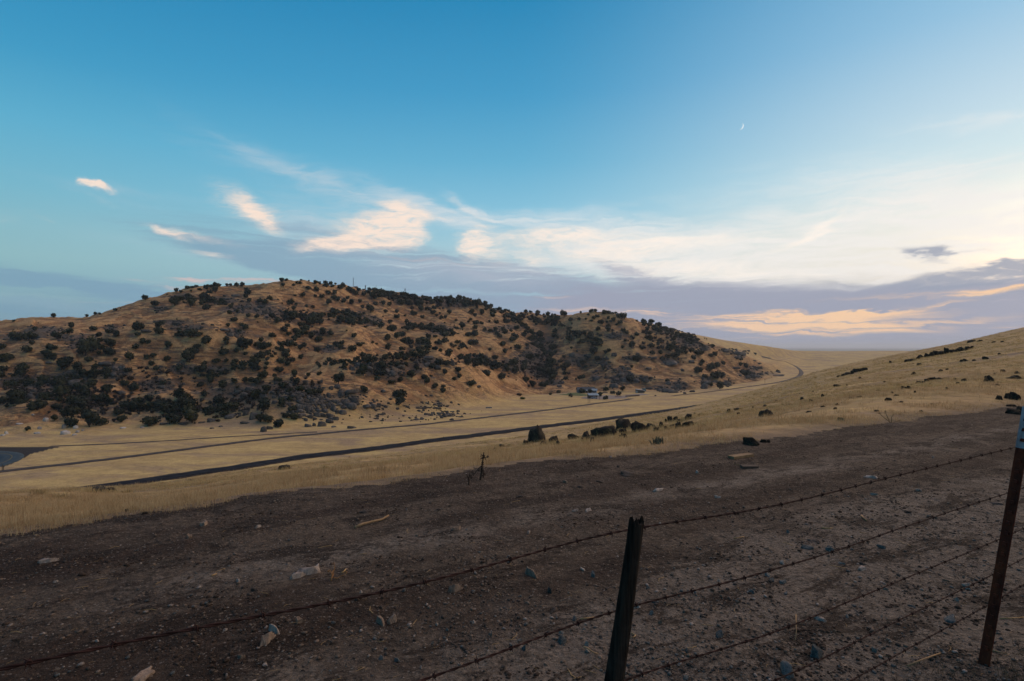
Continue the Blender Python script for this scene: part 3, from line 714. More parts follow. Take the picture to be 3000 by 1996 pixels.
TT = {
(0, 820): "1225,840,110;595,880,90;500,1050,170;290,1060,170;600,1020,90;985,1030,140;1200,945,110;1090,940,70;1600,880,110;1700,985,110;1890,930,110;2000,990,120;1425,1030,40;1705,1080,100;1915,1175,190;1740,1215,130;30,1200,120;480,1250,150;560,1130,90;885,1215,150;1480,1310,280;1380,1290,120;1865,1300,190;1710,1310,80;820,1370,170;930,1400,150;90,1414,230;1530,1414,130;2000,1414,70;2320,790,60;2340,880,150;2330,1200,100;2250,1400,130;710,1265,35;1985,540,60;930,660,90;1500,635,60;1650,590,60;1725,600,50;2085,505,25;235,725,50",
(0, 1040): "380,240,130;400,385,230;220,375,60;50,300,170;30,400,120;1100,260,250;1320,290,170;1630,245,100;1630,415,180;1450,370,150;1860,290,150;2200,300,120;2160,540,120;2310,620,150;210,500,100;780,490,200;1020,560,220;700,550,120;1060,720,230;1190,640,150;1320,640,150;1560,560,200;1480,740,200;1850,680,180;810,780,80;250,850,250;640,960,250;980,960,150;1300,880,220;1420,980,180;1750,860,200;1880,850,120;2200,940,230;2300,1000,180;1240,1100,250;1450,1090,130;1090,1090,150;940,1140,120;2040,1040,160;2090,1160,160;1540,1250,280;1730,1220,170;1240,1240,180;470,1310,80;330,790,200;60,850,150",
(400, 800): "160,465,110;335,565,130;660,570,180;690,340,85;770,340,60;880,280,75;960,270,70;1040,250,60;935,330,45;1100,310,70;1190,280,100;1290,250,70;1390,245,110;1560,235,60;1630,235,60;1735,235,75;1820,235,85;1360,350,110;1250,360,90;1895,300,60;1925,375,110;890,430,90;930,590,130;1180,470,170;1300,500,130;1460,520,100;1210,645,120;1600,715,95;1735,695,75;1930,770,85;2070,780,75;1620,615,80;1880,430,80;1950,500,90;2120,520,90;2210,540,120;2300,470,100;2340,790,110;1685,845,100;1580,925,80;1825,915,75;1870,975,95;1770,1040,90;455,895,80;345,900,50;400,1050,150;390,960,110;60,990,150;800,1110,130;930,1110,200;1060,1100,140;730,1010,70;1200,1230,180;700,1100,80;1540,1185,100;1545,1250,90;1045,1300,120;540,1310,130;100,1235,110;195,1220,90;20,1090,80;1840,1330,200;1960,1260,120;1730,1380,90;1800,1230,120;2200,1320,180;2300,1290,100;1515,1414,150;960,1414,220;1870,1414,70;2340,1120,120;1470,1310,50;2050,1265,90;2140,1200,100",
(400, 1040): "525,110,120;280,60,100;180,80,110;270,200,110;350,270,90;910,130,200;1385,140,120;1540,130,70;1695,140,120;1825,180,80;1840,280,100;2040,180,150;2090,50,90;2060,280,160;2240,190,80;2230,250,80;1110,300,180;1160,190,90;1270,320,110;1490,340,90;745,260,110;1265,500,130;1100,550,120;1480,590,180;1160,720,130;1730,580,60;1870,480,120;1970,460,120;1700,490,110;2180,400,150;2080,500,130;450,510,100;235,790,150;720,760,220;830,760,140;400,930,240;60,980,180;30,850,150;260,900,150;480,980,180;860,930,250;640,1020,200;220,1225,250;650,1190,210;960,1180,250;900,1020,200;1400,830,170;1640,950,200;1300,970,120;1520,1060,130;2050,780,190;2240,640,150;2190,990,240;2190,700,110;2140,1160,180;2270,1180,150",
(800, 800): "140,160,85;230,110,60;170,230,80;355,230,55;410,185,60;470,190,60;490,135,40;620,140,35;610,305,90;725,200,80;750,330,110;800,155,75;510,415,90;385,405,50;930,220,70;985,190,80;915,265,95;900,160,70;1015,245,60;1075,180,45;1205,245,100;1150,275,90;735,425,70;835,430,85;950,365,90;970,535,100;1040,450,90;1120,480,100;1060,370,100;1210,520,90;1280,450,70;1360,550,110;1495,525,80;1290,315,90;1370,345,90;1430,380,90;1490,320,80;1330,305,70;1560,390,100;1630,345,80;1660,290,60;1685,315,50;1700,440,110;1770,450,90;1740,290,70;1790,300,60;1850,380,100;1920,350,80;2010,380,90;2110,385,80;1900,560,90;1960,400,80;2060,450,90;2150,460,120;2220,410,90;2220,550,130;2000,570,90;2320,560,120;2330,410,70;1785,560,80;1550,620,75;1685,685,120;1560,710,50;2145,700,80;2125,780,95;1940,695,75;2280,760,50;285,570,110;580,600,60;350,645,80;400,570,70;960,760,70;1020,720,130;1110,710,100;1190,700,80;1290,720,110;1390,760,120;1490,760,90;1170,880,170;1280,870,110;1360,930,140;1495,890,100;1600,945,50;1780,900,90;1855,950,110;2020,870,90;2300,870,80;320,830,200;720,850,160;640,920,180;800,910,120;490,920,120;70,860,120;220,850,120;250,940,80;200,1020,140;270,1090,100;430,1100,90;860,1090,140;1000,1080,100;1390,1110,95;670,1140,120;780,1190,130;270,1270,130;390,1260,90;230,1390,150;160,1250,90;15,1110,60;540,1290,110;470,1330,110;1080,1250,110;1150,1310,130;1180,1240,100;1495,1270,110;1560,1230,50;1380,1360,150;1975,1165,130;1790,1240,50;1720,1220,60;1995,1340,120;2210,1340,90;2060,1010,150;2230,1100,130;2130,1140,120;2260,1220,130;2330,990,110;750,1360,110;2340,1170,80",
(800, 1040): "220,70,160;120,150,120;470,70,100;310,130,120;110,300,150;240,200,100;30,385,80;360,375,130;605,375,90;800,355,90;80,480,130;400,500,140;170,580,150;470,640,150;280,660,110;300,800,100;640,700,200;800,680,120;1130,510,170;1580,660,150;2210,740,230;2180,870,160;1215,250,100;1650,150,180;1920,90,110;1560,360,180;1480,330,100;1860,270,180;1850,360,170;1790,450,100;2045,500,110;2190,460,120;2040,210,90;2150,210,130;2290,190,90;2280,90,110;140,900,150;320,980,130;350,1120,140;230,1090,120;80,1250,180;1540,220,90;2340,350,80",
(1200, 840): "70,500,110;210,545,70;90,240,130;150,330,150;230,190,60;230,240,70;300,180,60;300,270,90;390,300,90;460,270,90;480,185,70;550,190,70;620,190,70;540,300,120;660,230,60;760,250,80;700,360,110;830,185,50;880,190,35;995,225,65;1060,245,50;1110,280,70;1180,360,120;1300,330,90;1320,420,70;1230,320,80;1410,355,80;1525,390,55;1655,420,45;1715,440,60;410,480,100;420,390,80;300,400,80;200,430,110;580,395,50;520,480,50;690,480,90;470,525,60;615,550,75;540,570,80;800,600,50;1075,480,100;1120,530,80;1240,490,110;1440,520,100;1050,590,60;1010,620,50;1145,660,100;1240,655,70;1500,640,90;1380,620,50;1680,640,110;1700,530,90;1640,540,80;2000,430,80;2100,420,40;2075,450,50;2215,500,110;2110,570,70;2235,630,100;1910,560,90;1840,600,130;1990,510,60;1850,740,85;2040,735,40;1750,780,70;380,700,90;265,740,120;50,740,160;730,780,80;810,740,70;910,730,110;900,660,70;1125,740,90;1120,860,120;1020,860,110;750,860,100;590,860,80;450,880,70;1385,800,75;1480,780,90;1600,750,70;1290,770,70;1640,820,90;1550,880,90;1500,830,70;1975,870,120;2000,790,60;1780,860,80;1845,900,90;1775,950,105;2095,940,110;2245,880,130;2290,940,80;515,1000,90;290,1020,130;150,1000,120;20,1000,120;150,1100,120;805,985,75;1105,1010,140;1610,1030,120;1650,1160,100;1860,1085,120;2015,1025,70;1380,1110,55;1750,1080,50;305,1110,60;285,1165,75;450,1100,110;530,1130,80;690,1220,150;1225,1270,90;1460,1260,110;1010,1350,120;1140,1400,120;1330,1370,110;530,1360,170;650,1360,140;110,1230,170;2090,1260,150;2200,1220,80;1460,1414,150;2000,1390,120;1800,1360,150;1690,1380,70;380,1414,110",
(1200, 1000): "40,630,160;120,480,70;840,545,110;870,645,90;775,690,80;1060,770,130;600,580,110;240,660,110;300,740,130;440,800,110;380,630,60;590,800,70;585,900,100;1340,600,160;1590,660,130;1430,500,90;1500,480,130;1820,540,150;1960,530,120;2130,800,120;2010,720,120;2300,800,130;2250,540,170;1320,400,120;1600,440,60;2350,520,120",
(1600, 880): "600,215,45;850,180,65;780,180,80;1065,180,60;1155,205,40;1200,220,45;1245,230,35;1300,320,160;1000,250,90;895,300,75;730,260,45;575,350,60;415,360,85;310,290,110;150,420,200;100,250,40;150,250,40;30,280,90;110,300,60;685,345,50;820,330,80;790,370,50;1070,330,70;1170,380,90;1120,390,60;1280,410,90;1215,440,50;445,420,45;960,415,110;1045,400,50;1070,470,80;1080,550,100;890,530,85;780,610,80;935,630,60;890,600,50;1320,540,80;1400,580,80;1570,620,75;1480,650,50;1750,530,90;1790,600,90;1790,700,140;1570,370,45;1670,400,90;1700,450,60;1775,460,50;1900,410,50;1950,460,90;1890,500,100;1970,560,120;2070,530,90;2090,620,90;2170,570,90;2260,590,60;2200,700,80;2150,870,160;2300,920,130;2215,780,90;1825,820,95;1930,780,80;1645,840,85;1480,820,130;1360,720,60;1415,710,35;1315,840,65;1830,930,90;1970,930,90;1580,1060,160;1425,1010,60;1480,1165,65;2000,1030,90;2095,1000,90;2230,990,150;850,710,90;890,795,120;950,770,60;820,940,180;1080,900,90;1030,930,80;890,1040,120;1190,950,50;560,755,60;440,845,50;400,580,90;385,690,110;420,700,60;145,570,90;130,640,100;200,660,60;110,860,150;30,760,60;165,930,70;300,990,60;90,970,80;640,1110,120;690,1160,60;700,1050,70;990,1200,70;330,1200,140;275,1180,80;310,1280,80;340,1370,80;610,1370,120;80,1290,170;100,1150,180;1440,1414,130;2090,1414,80;520,1380,40",
(1900, 920): "530,680,100;620,640,130;650,700,80;730,670,90;820,690,90;890,720,130;780,490,60;700,450,60;920,560,65;1100,600,85;1150,730,105;1070,750,80;790,780,90;925,850,90;895,905,75;1290,875,95;1580,800,75;840,1020,145;1180,940,120;1060,1000,150;1150,1110,170;1270,1120,140;985,1120,110;1080,1260,80;1225,1300,140;1680,930,120;1580,910,80;1660,1070,190;2240,1015,60;940,1240,60;2315,1210,35",
(1600, 1000): "1030,855,90;1320,860,110;70,930,60;230,895,60;430,970,70;1030,1010,90;20,760,80;760,900,80;1150,920,80;1250,940,90;930,960,90;620,900,100",
}
K5 = 5.8925
tl = []
for (ox, oy), s in TT.items():
    for rec in s.split(';'):
        a, b_, c_ = map(float, rec.split(',')); tl.append((ox + a / K5, oy + b_ / K5, c_ / K5))
tl = np.array(tl)
# drop near-duplicates where the crops overlap
keep = []
for i in range(len(tl)):
    if all(np.hypot(*(tl[i, :2] - tl[j, :2])) > 4.5 for j in keep): keep.append(i)
tl = tl[keep]
tx_, ty_ = hit_snap(tl[:, 0], tl[:, 1] - .5, ymin=180)
ok = ~np.isnan(ty_); tl = tl[ok]; tx_ = tx_[ok]; ty_ = ty_[ok]
tz_ = H(tx_, ty_)
def outc(x, y):
    h = 'left end' if x < 720 else 'left part' if x < 800 else 'middle' if x < 880 else 'right part' if x < 950 else 'right end'
    v = 'top' if y < 1125 else 'upper half' if y < 1165 else 'lower half' if y < 1210 else 'foot'
    return f'at the {v} of the great outcrop, {h}'
def where(x, y):
    sky = np.interp(x, XC, SK[1])
    if 1600 < x < 1870 and y > 1128: return 'beside the farm buildings at the hill foot'
    if y < sky + 12:
        if x < 420: return 'on the low left end of the skyline'
        if x < 740: return 'on the skyline left of the summit'
        if x < 1000: return 'on the bare summit'
        if x < 1240: return 'on the skyline by the radio masts'
        if x < 1480: return 'on the wooded crest'
        if x < 1690: return 'on the dip in the skyline'
        if x < 1860: return 'on top of the right knob'
        return 'on the descending right ridge'
    if x < 330:
        return 'on the upper left slope' if y < 1050 else ('among ledges low on the left slope' if y < 1150 else 'at the far left foot of the hill')
    if x < 620:
        return 'high on the left shoulder' if y < 900 else 'on the tan left middle slope' if y < 1040 else 'on the rocky lower left slope' if y < 1170 else 'along the foot left of the great outcrop'
    if x < 1000:
        return 'just under the summit' if y < 890 else 'in the scrubby belt under the summit' if y < 1010 else 'in the gully left of the pale ridge' if y < 1085 else outc(x, y)
    if x < 1340:
        return 'on the slope under the masts' if y < 930 else 'in the middle of the hill face' if y < 1030 else 'on the rocky second knoll' if y < 1105 else 'under the second knoll'
    if x < 1590:
        return 'below the wooded crest' if y < 930 else 'on the tan slope left of the ravine' if y < 1010 else 'in the draw left of the ravine'
    if x < 1700: return 'near the head of the ravine' if y < 1000 else 'in the dark ravine'
    if x < 1900: return 'on the upper face of the right knob' if y < 1000 else 'on the lower face of the right knob'
    if x < 2080: return 'along the rocky right ridge' if y < 1060 else 'below the rocky right ridge'
    return 'on the last rocky spur at the right end'
sizes = tl[:, 2]
order = np.argsort(-sizes)
near_d = np.array([np.sort(np.hypot(tl[:, 0] - a, tl[:, 1] - b_))[1] for a, b_ in tl[:, :2]])
def tree_label(i):
    w_ = sizes[i]
    sz = 'huge' if w_ > 32 else 'large' if w_ > 22 else 'middle-sized' if w_ > 15 else 'small'
    cl = 'touching its neighbours' if near_d[i] < w_ * .75 else 'standing alone' if near_d[i] > 26 else 'loosely spaced'
    return f'{sz} dark bushy oak {cl} {where(tl[i, 0], tl[i, 1])}'
LBL = []           # (object, label, photo x): finished at the end, look-alikes told apart by their order
def lab(o, text, x): LBL.append((o, text, x)); o['label'] = text
indiv = order[:296]; rest = order[296:]
rt = np.random.default_rng(21)
for n_, i in enumerate(indiv):
    cm, tm = TREES[rt.integers(8)]
    wid = sizes[i] * ty_[i] / FPX * 1.3
    o = empty('oak_tree', (tx_[i], ty_[i], tz_[i] - .05 * wid), (0, 0, rt.uniform(0, 6.28)), cat='tree', group='oaks scattered over the rocky hill')
    o.scale = (wid, wid, wid * rt.uniform(.85, 1.1))
    lab(o, tree_label(i), tl[i, 0])
    obj('crown', cm, parent=o); obj('trunk', tm, parent=o)
V = []; F = []; n0 = 0
cacheV = []
SMALLT = [tree_meshes(150 + i, (1.0, 1.15, .9, 1.25)[i % 4], (.8, .7, 1.0, .6)[i % 4], 85, .115) for i in range(8)]
for cm, tm in SMALLT:
    a = np.empty(len(cm.vertices) * 3); cm.vertices.foreach_get('co', a); f = np.empty(len(cm.polygons) * 3, int); cm.loops.foreach_get('vertex_index', f); cacheV.append((a.reshape(-1, 3), f.reshape(-1, 3)))
def place_rest(idx_list, xs, ys, zs, wd):
    global n0
    for i in range(len(xs)):
        a, f = cacheV[rt.integers(8)]; th = rt.uniform(0, 6.28); c, s = math.cos(th), math.sin(th)
        p = a * wd[i]; p = np.stack([p[:, 0] * c - p[:, 1] * s + xs[i], p[:, 0] * s + p[:, 1] * c + ys[i], p[:, 2] + zs[i] - .05 * wd[i]], 1)
        V.append(p); F.append(f + n0); n0 += len(p)
place_rest(rest, tx_[rest], ty_[rest], tz_[rest], sizes[rest] * ty_[rest] / FPX * 1.3)
# low scrub between the rocks, too small to tell apart
zc = np.array([z[:4] for z in ZONES], float); zi = rt.integers(0, len(zc), 620)
bxp = zc[zi, 0] + rt.normal(size=620) * zc[zi, 2] * .9; byp = zc[zi, 1] + rt.normal(size=620) * zc[zi, 3] * .9
bX, bY = hit(bxp, byp, ymin=180); okb = ~np.isnan(bY) & (bY > 230)
bX, bY = bX[okb], bY[okb]
place_rest(None, bX, bY, H(bX, bY) - .1, rt.uniform(2.2, 7.5, len(bX)) * bY / FPX)
GUL = [[(600, 1108), (660, 1090), (740, 1062), (800, 1035), (860, 1000), (905, 955)], [(1480, 915), (1540, 960), (1580, 1010), (1605, 1060), (1622, 1128)], [(1880, 945), (1960, 975), (2020, 1000), (2060, 1015)], [(930, 1072), (1020, 1062), (1130, 1050), (1260, 1030)], [(0, 1135), (120, 1122), (240, 1108), (330, 1095)], [(0, 1190), (110, 1172), (220, 1165), (330, 1180)], [(820, 925), (920, 930), (1000, 925), (1090, 948)], [(1090, 862), (1200, 878), (1300, 880), (1400, 893), (1480, 915)], [(1180, 965), (1260, 960), (1320, 985)], [(430, 1205), (520, 1195), (600, 1210), (680, 1190)], [(1340, 1050), (1420, 1062), (1480, 1085)], [(530, 880), (620, 885), (680, 895)], [(1230, 1000), (1300, 1004), (1380, 1020)], [(1560, 940), (1640, 950), (1700, 985), (1760, 1010)]]
gp_ = []
for L_ in GUL:
    L_ = np.array(L_, float); t_l = np.concatenate([[0], np.cumsum(np.hypot(*np.diff(L_, axis=0).T))]); nn = int(t_l[-1] / 3.0)
    u_ = rt.uniform(0, t_l[-1], nn); gp_.append(np.stack([np.interp(u_, t_l, L_[:, 0]) + rt.normal(size=nn) * 6, np.interp(u_, t_l, L_[:, 1]) + rt.normal(size=nn) * 5], 1))
gp_ = np.concatenate(gp_); bX, bY = hit(gp_[:, 0], gp_[:, 1], ymin=180); okb = ~np.isnan(bY) & (bY > 285) & (bY < 1000); bX, bY = bX[okb], bY[okb]
place_rest(None, bX, bY, H(bX, bY) - .2, np.exp(rt.normal(math.log(12), .45, len(bX))).clip(5, 26) * bY / FPX)
me = np_mesh('hill_scrub', np.concatenate(V), np.concatenate(F)); obj('hill_scrub', me, M_LEAF, kind='stuff', label='small dark oaks and low scrub dotted between the rocks of the hill')

# grey-brown brush filling the rocky lower ground
V = []; F = []; n0 = 0
BR = np.array([(300, 1190, 130, 32, 150), (540, 1200, 110, 30, 130), (100, 1150, 110, 28, 90), (700, 1180, 70, 26, 70), (870, 930, 60, 18, 50), (1590, 1090, 40, 34, 80), (1260, 880, 110, 18, 70), (1180, 1060, 70, 24, 60), (850, 1140, 70, 30, 60), (1400, 1060, 60, 15, 40), (1950, 1000, 70, 30, 50), (420, 1110, 160, 30, 60), (1560, 930, 60, 12, 40)])
bp = np.concatenate([np.stack([rt.normal(size=int(c)) * rx * .6 + x, rt.normal(size=int(c)) * ry * .6 + y], 1) for x, y, rx, ry, c in BR])
bX, bY = hit(bp[:, 0], bp[:, 1], ymin=180); okb = ~np.isnan(bY) & (bY > 285); bX, bY = bX[okb], bY[okb]
place_rest(None, bX, bY, H(bX, bY) - .15, rt.uniform(5, 17, len(bX)) * bY / FPX)
M_BRUSH = leaf_material('grey_brush', (.022, .018, .014), (.050, .040, .032))
V = [v * 1 for v in V]; obj('grey_brush', np_mesh('grey_brush', np.concatenate(V), np.concatenate(F)), M_BRUSH, kind='stuff', label='grey-brown leafless brush on the rocky lower ground of the hill')

# ------------------------------------------------------------------ boulders of the hill
GR = []
for i in range(10):
    me = rock_mesh('boulder', 300 + i, 2, ((1, .85, .8), (1, .8, .55), (1, .9, .95), (1, .7, .7), (1, .8, .4))[i % 5], .09, 9); me.materials.append(M_GRAN); GR.append(me)
GRP = []
for i in range(3):
    me = rock_mesh('boulder', 330 + i, 2, (1, .85, .62), .06, 7); me.materials.append(M_GRANP); GRP.append(me)
RL = {
(800, 1040): "830,1230,190,130;600,1240,140,100;700,1230,80,90;1190,1015,170,110;1320,900,260,150;1250,850,180,170;1180,700,150,140;1100,830,90,90;960,715,110,110;1000,590,90,100;830,470,70,80;440,930,120,160;520,940,60,110;600,960,100,120;1420,810,120,140;1050,970,100,160;330,1035,90,60;460,1080,110,110;1370,640,250,90;1110,560,110,90;1360,1265,180,70;1050,1250,90,50;740,800,90,110;1620,900,160,100;1720,910,120,120;980,1160,160,120;1080,1120,120,100;1960,300,120,110;2060,340,130,120;2200,220,170,90;1480,190,150,110;1370,250,120,100;1650,250,190,90;1900,640,90,70;880,1060,110,90;760,1050,130,110;640,1080,110,100;560,1130,100,90;860,900,90,90;900,980,130,110",
(400, 1040): "2030,1090,170,160;2200,1325,130,140;2290,1285,120,110;1880,1030,130,130;1620,1080,200,110;1300,1140,180,90;1130,1170,120,40;800,1195,160,60;470,1195,140,50;1300,1275,80,40;1450,1240,100,35;1880,1175,180,40;1860,720,150,130;1350,280,200,120;1450,300,150,120;1230,240,120,60;2230,740,70,70;1750,640,160,70;1960,590,180,80;360,670,120,90;440,560,120,60",
(0, 1040): "410,740,110,110;530,740,130,110;650,740,90,100;890,710,110,110;720,720,100,90;1280,490,190,130;1150,420,150,80;850,450,140,110;1820,160,240,90;1990,250,120,90;2110,240,130,100;2100,670,160,90;480,470,90,70;600,480,80,60;850,140,110,50;1960,350,130,100;1480,430,80,60",
(1200, 1000): "510,1260,110,70;600,1310,130,100;680,1300,120,90;740,1270,90,60;400,1260,90,70;290,1270,110,60;160,1210,70,50;180,1160,60,50;490,1165,140,50;210,1060,60,50;290,1070,60,30;500,1080,140,50;720,1065,50,50;720,1360,110,50;130,1360,110,50;1190,790,100,60;1130,730,70,50;740,400,90,130;480,470,160,100;300,420,120,90;330,290,180,70;880,1310,120,40;280,940,60,40;375,940,60,40",
(1600, 1000): "1290,590,150,90;1170,790,160,120;1160,680,90,90;1330,680,160,100;1480,610,60,110;1560,690,120,80;1730,700,150,90;1650,620,90,60;870,660,150,100;2080,880,220,120;2200,890,200,90;2100,740,130,80;2280,800,150,120;1980,860,150,60;1780,830,140,70;1000,430,90,100;450,250,110,90;1180,240,140,80;2120,390,260,80;1850,300,150,60;1770,470,140,40;1010,890,110,30;230,780,110,50",
(1900, 920): "1340,640,170,60;1580,700,280,90;1520,770,130,70;1860,940,230,70;1500,940,160,50;1790,1110,110,110;1710,1100,100,70;1870,1090,130,60;360,860,260,110;740,830,120,60;590,980,80,60;960,1290,120,150;1020,1210,120,100;1150,1190,120,80;1360,1220,160,90;950,620,150,90;760,1350,100,60;740,1075,45,35;1900,860,90,40;2240,1070,190,50;2230,1010,130,50;1820,810,90,30",
(400, 800): "1620,1080,120,90;1720,1100,110,90;1510,990,150,60;1600,1000,70,80;700,870,160,50;1930,590,110,60;2080,640,110,70;2230,700,120,110;1700,400,180,60;170,1010,180,60;1250,560,120,40",
}
rl = []
for (ox, oy), s in RL.items():
    for rec in s.split(';'):
        a, b_, c_, h_ = map(float, rec.split(',')); rl.append((ox + a / K5, oy + b_ / K5, c_ / K5, h_ / K5, 0))
for rec in "1130,1370,150,110;1110,1260,90,100;1340,1340,80,60;1290,1390,80,50;1430,1310,50,40;650,1360,110,50;335,1195,110,30;680,1280,70,70;790,1140,100,90;570,1040,50,40;1310,1265,80,80;110,1370,60,80;50,1395,90,40;2120,1265,100,30".split(';'):
    a, b_, c_, h_ = map(float, rec.split(',')); rl.append((a / K5, 1040 + b_ / K5, c_ / K5, h_ / K5, 1))
rl.append((417, 1253, 14, 5, 1))
n_listed = len(rl)
rr = np.random.default_rng(5)
for (zx, zy, rx, ry, n_) in ZONES:
    for _ in range(int(n_ * 1.8)):
        a, b_ = rr.normal(size=2) * .62; w_ = rr.uniform(4.5, 13) * (1.5 if (zx, zy) in ((870, 1165), (935, 1195)) else 1)
        rl.append((zx + a * rx, zy + b_ * ry, w_, w_ * rr.uniform(.4, .85), 0))
rl = np.array(rl)
hx_, hy_ = hit_snap(rl[:, 0], rl[:, 1], ymin=180); ok = ~np.isnan(hy_)
rl = rl[ok]; hx_ = hx_[ok]; hy_ = hy_[ok]; hz_ = H(hx_, hy_)
order = np.argsort(-rl[:, 2] * (1 + 3 * (np.arange(len(rl)) < n_listed)))
def rlabel(i):
    w_, h_ = rl[i, 2], rl[i, 3]
    sz = 'huge' if w_ > 30 else 'big' if w_ > 19 else 'medium' if w_ > 11 else 'small'
    shp = 'upright' if h_ > w_ * .95 else 'flat' if h_ < w_ * .5 else 'rounded'
    return f"{sz} {shp} {'pale' if rl[i, 4] else 'grey'} boulder {where(rl[i, 0], rl[i, 1])}"
V = []; F = []; n0 = 0
gc = []
for me in GR:
    a = np.empty(len(me.vertices) * 3); me.vertices.foreach_get('co', a); f = np.empty(len(me.polygons) * 3, int); me.loops.foreach_get('vertex_index', f); gc.append((a.reshape(-1, 3), f.reshape(-1, 3)))
for n_, i in enumerate(order):
    k = hy_[i] / FPX; wd = rl[i, 2] * k * 1.05; ht = rl[i, 3] * k * 1.15; v_ = int(rr.integers(10)); th = rr.uniform(-.5, .5) + (math.pi if rr.random() < .5 else 0)
    if n_ < 236:
        me = GRP[v_ % 3] if rl[i, 4] else GR[v_]
        d_ = np.array((1, .8, .7)); 
        o = obj('boulder', me, loc=(hx_[i], hy_[i], hz_[i] - .08 * ht), rot=(0, rr.uniform(-.15, .15), th), scale=(wd, wd * .9, ht / (.8, .55, .95, .7, .4)[v_ % 5] if not rl[i, 4] else ht / .62), cat='boulder', group='boulders of the rocky hill')
        lab(o, rlabel(i), rl[i, 0])
    else:
        a, f = gc[v_]; c, s = math.cos(th), math.sin(th); p = a * (wd, wd * .9, ht / (.8, .55, .95, .7, .4)[v_ % 5])
        V.append(np.stack([p[:, 0] * c - p[:, 1] * s + hx_[i], p[:, 0] * s + p[:, 1] * c + hy_[i], p[:, 2] + hz_[i] - .05 * ht], 1)); F.append(f + n0); n0 += len(p)
if V:
    me = np_mesh('rubble', np.concatenate(V), np.concatenate(F)); obj('rubble', me, M_GRAN, kind='stuff', label='broken grey rock rubble lying between the boulders of the hill')

# ------------------------------------------------------------------ farm at the foot of the hill
M_WHITEP = plain('white_paint', (.27, .29, .31), .08, .5, .6)
M_ROOFD = plain('dark_roof', (.055, .065, .075), .2, .6)
M_ROOFL = plain('pale_metal_roof', (.20, .26, .30), .12, .5, .8)
M_WALLB = plain('brown_boards', (.11, .085, .07), .2, .8)
M_WALLG = plain('grey_walls', (.22, .22, .22), .15, .6)
M_GLASS = plain('dark_window', (.02, .025, .03), .1, 1, .2, spec=.5)
M_TANKM = plain('green_tank', (.03, .085, .09), .2, .6, .5)
M_STEEL = plain('grey_steel', (.09, .095, .10), .2, 2, .6, metal=.3)
M_RUBBER = plain('tyre_rubber', (.02, .02, .02), .1, 3)
M_RUSTY = plain('rusty_panels', (.13, .05, .025), .3, 2)
M_LAWN = plain('green_lawn', (.085, .105, .035), .3, .4)
M_YARD = plain('gravel_yard', (.21, .175, .15), .2, .4)
def at(x, y, **kw):
    X_, Y_ = hit_snap([x], [y], ymin=200); return float(X_[0]), float(Y_[0])
def part(mb, name, mat, parent, sm=False, **kw): return obj(name, mb.mesh(name, sm), mat, parent=parent, **kw)
def house(x, y, wpx, deep, wall, roofh, rot, wm, rm, label, windows=4, awning=False):
    X_, Y_ = at(x, y); W_ = wpx * Y_ / FPX; zz = float(H(X_, Y_)) + .05
    e = empty('farmhouse', (X_, Y_, zz), (0, 0, rot), cat='house'); lab(e, label, x)
    w2, d2 = W_ / 2, deep / 2
    b_ = MB(); b_.box(-w2, w2, -d2, d2, -1.5, wall); b_.add([(-w2, -d2, wall), (-w2, d2, wall), (-w2, 0, wall + roofh), (w2, -d2, wall), (w2, d2, wall), (w2, 0, wall + roofh)], [(0, 1, 2), (3, 5, 4)]); part(b_, 'wall', wm, e)
    r_ = MB()
    for sg in (-1, 1):
        r_.add([(-w2 - .5, sg * (d2 + .6), wall - .25), (w2 + .5, sg * (d2 + .6), wall - .25), (w2 + .5, 0, wall + roofh + .06), (-w2 - .5, 0, wall + roofh + .06), (-w2 - .5, sg * (d2 + .6), wall - .1), (w2 + .5, sg * (d2 + .6), wall - .1), (w2 + .5, 0, wall + roofh + .22), (-w2 - .5, 0, wall + roofh + .22)], [(0, 1, 2, 3), (4, 5, 6, 7), (0, 1, 5, 4), (1, 2, 6, 5), (0, 4, 7, 3)])
    ro = part(r_, 'roof', rm, e); c_ = MB(); c_.box(w2 * .3, w2 * .3 + .7, .2, .9, wall + roofh * .5, wall + roofh + .9); part(c_, 'chimney', M_WALLB, ro)
    for k in range(windows):
        cx = -w2 + W_ * (k + .5) / windows
        f_ = MB(); f_.box(cx - .7, cx + .7, -d2 - .06, -d2 + .02, 1.0, 2.2); fo = part(f_, 'window', M_WHITEP, e)
        p_ = MB(); p_.box(cx - .58, cx + .58, -d2 - .09, -d2 - .05, 1.1, 2.1); part(p_, 'pane', M_GLASS, fo)
    d_ = MB(); d_.box(-.5, .5, -d2 - .07, -d2 + .02, 0, 2.05); part(d_, 'door', M_WALLB, e)
    if awning:
        a_ = MB(); a_.prism([(-w2 * .95, 0), (w2 * .05, 0), (w2 * .05, .12), (-w2 * .95, .12)], 0, .01)
        a_ = MB(); a_.add([(-w2 * .95, -d2 - 3.4, 2.15), (w2 * .1, -d2 - 3.4, 2.15), (w2 * .1, -d2 - .1, 2.75), (-w2 * .95, -d2 - .1, 2.75), (-w2 * .95, -d2 - 3.4, 2.3), (w2 * .1, -d2 - 3.4, 2.3), (w2 * .1, -d2 - .1, 2.9), (-w2 * .95, -d2 - .1, 2.9)], [(0, 1, 2, 3), (4, 5, 6, 7), (0, 1, 5, 4), (1, 2, 6, 5), (3, 0, 4, 7)])
        part(a_, 'awning', M_ROOFL, e)
        for k in range(4):
            cx = -w2 * .9 + w2 * .95 * k / 3; p_ = MB(); p_.box(cx - .08, cx + .08, -d2 - 3.3, -d2 - 3.14, -1.5, 2.2); part(p_, 'post', M_WHITEP, e)
    return e, (X_, Y_, zz)
house(1716, 1150, 50, 9, 2.7, 2.3, .06, M_WALLG, M_ROOFD, 'long low farmhouse with dark roof and pale front awning at the hill foot', 5, True)
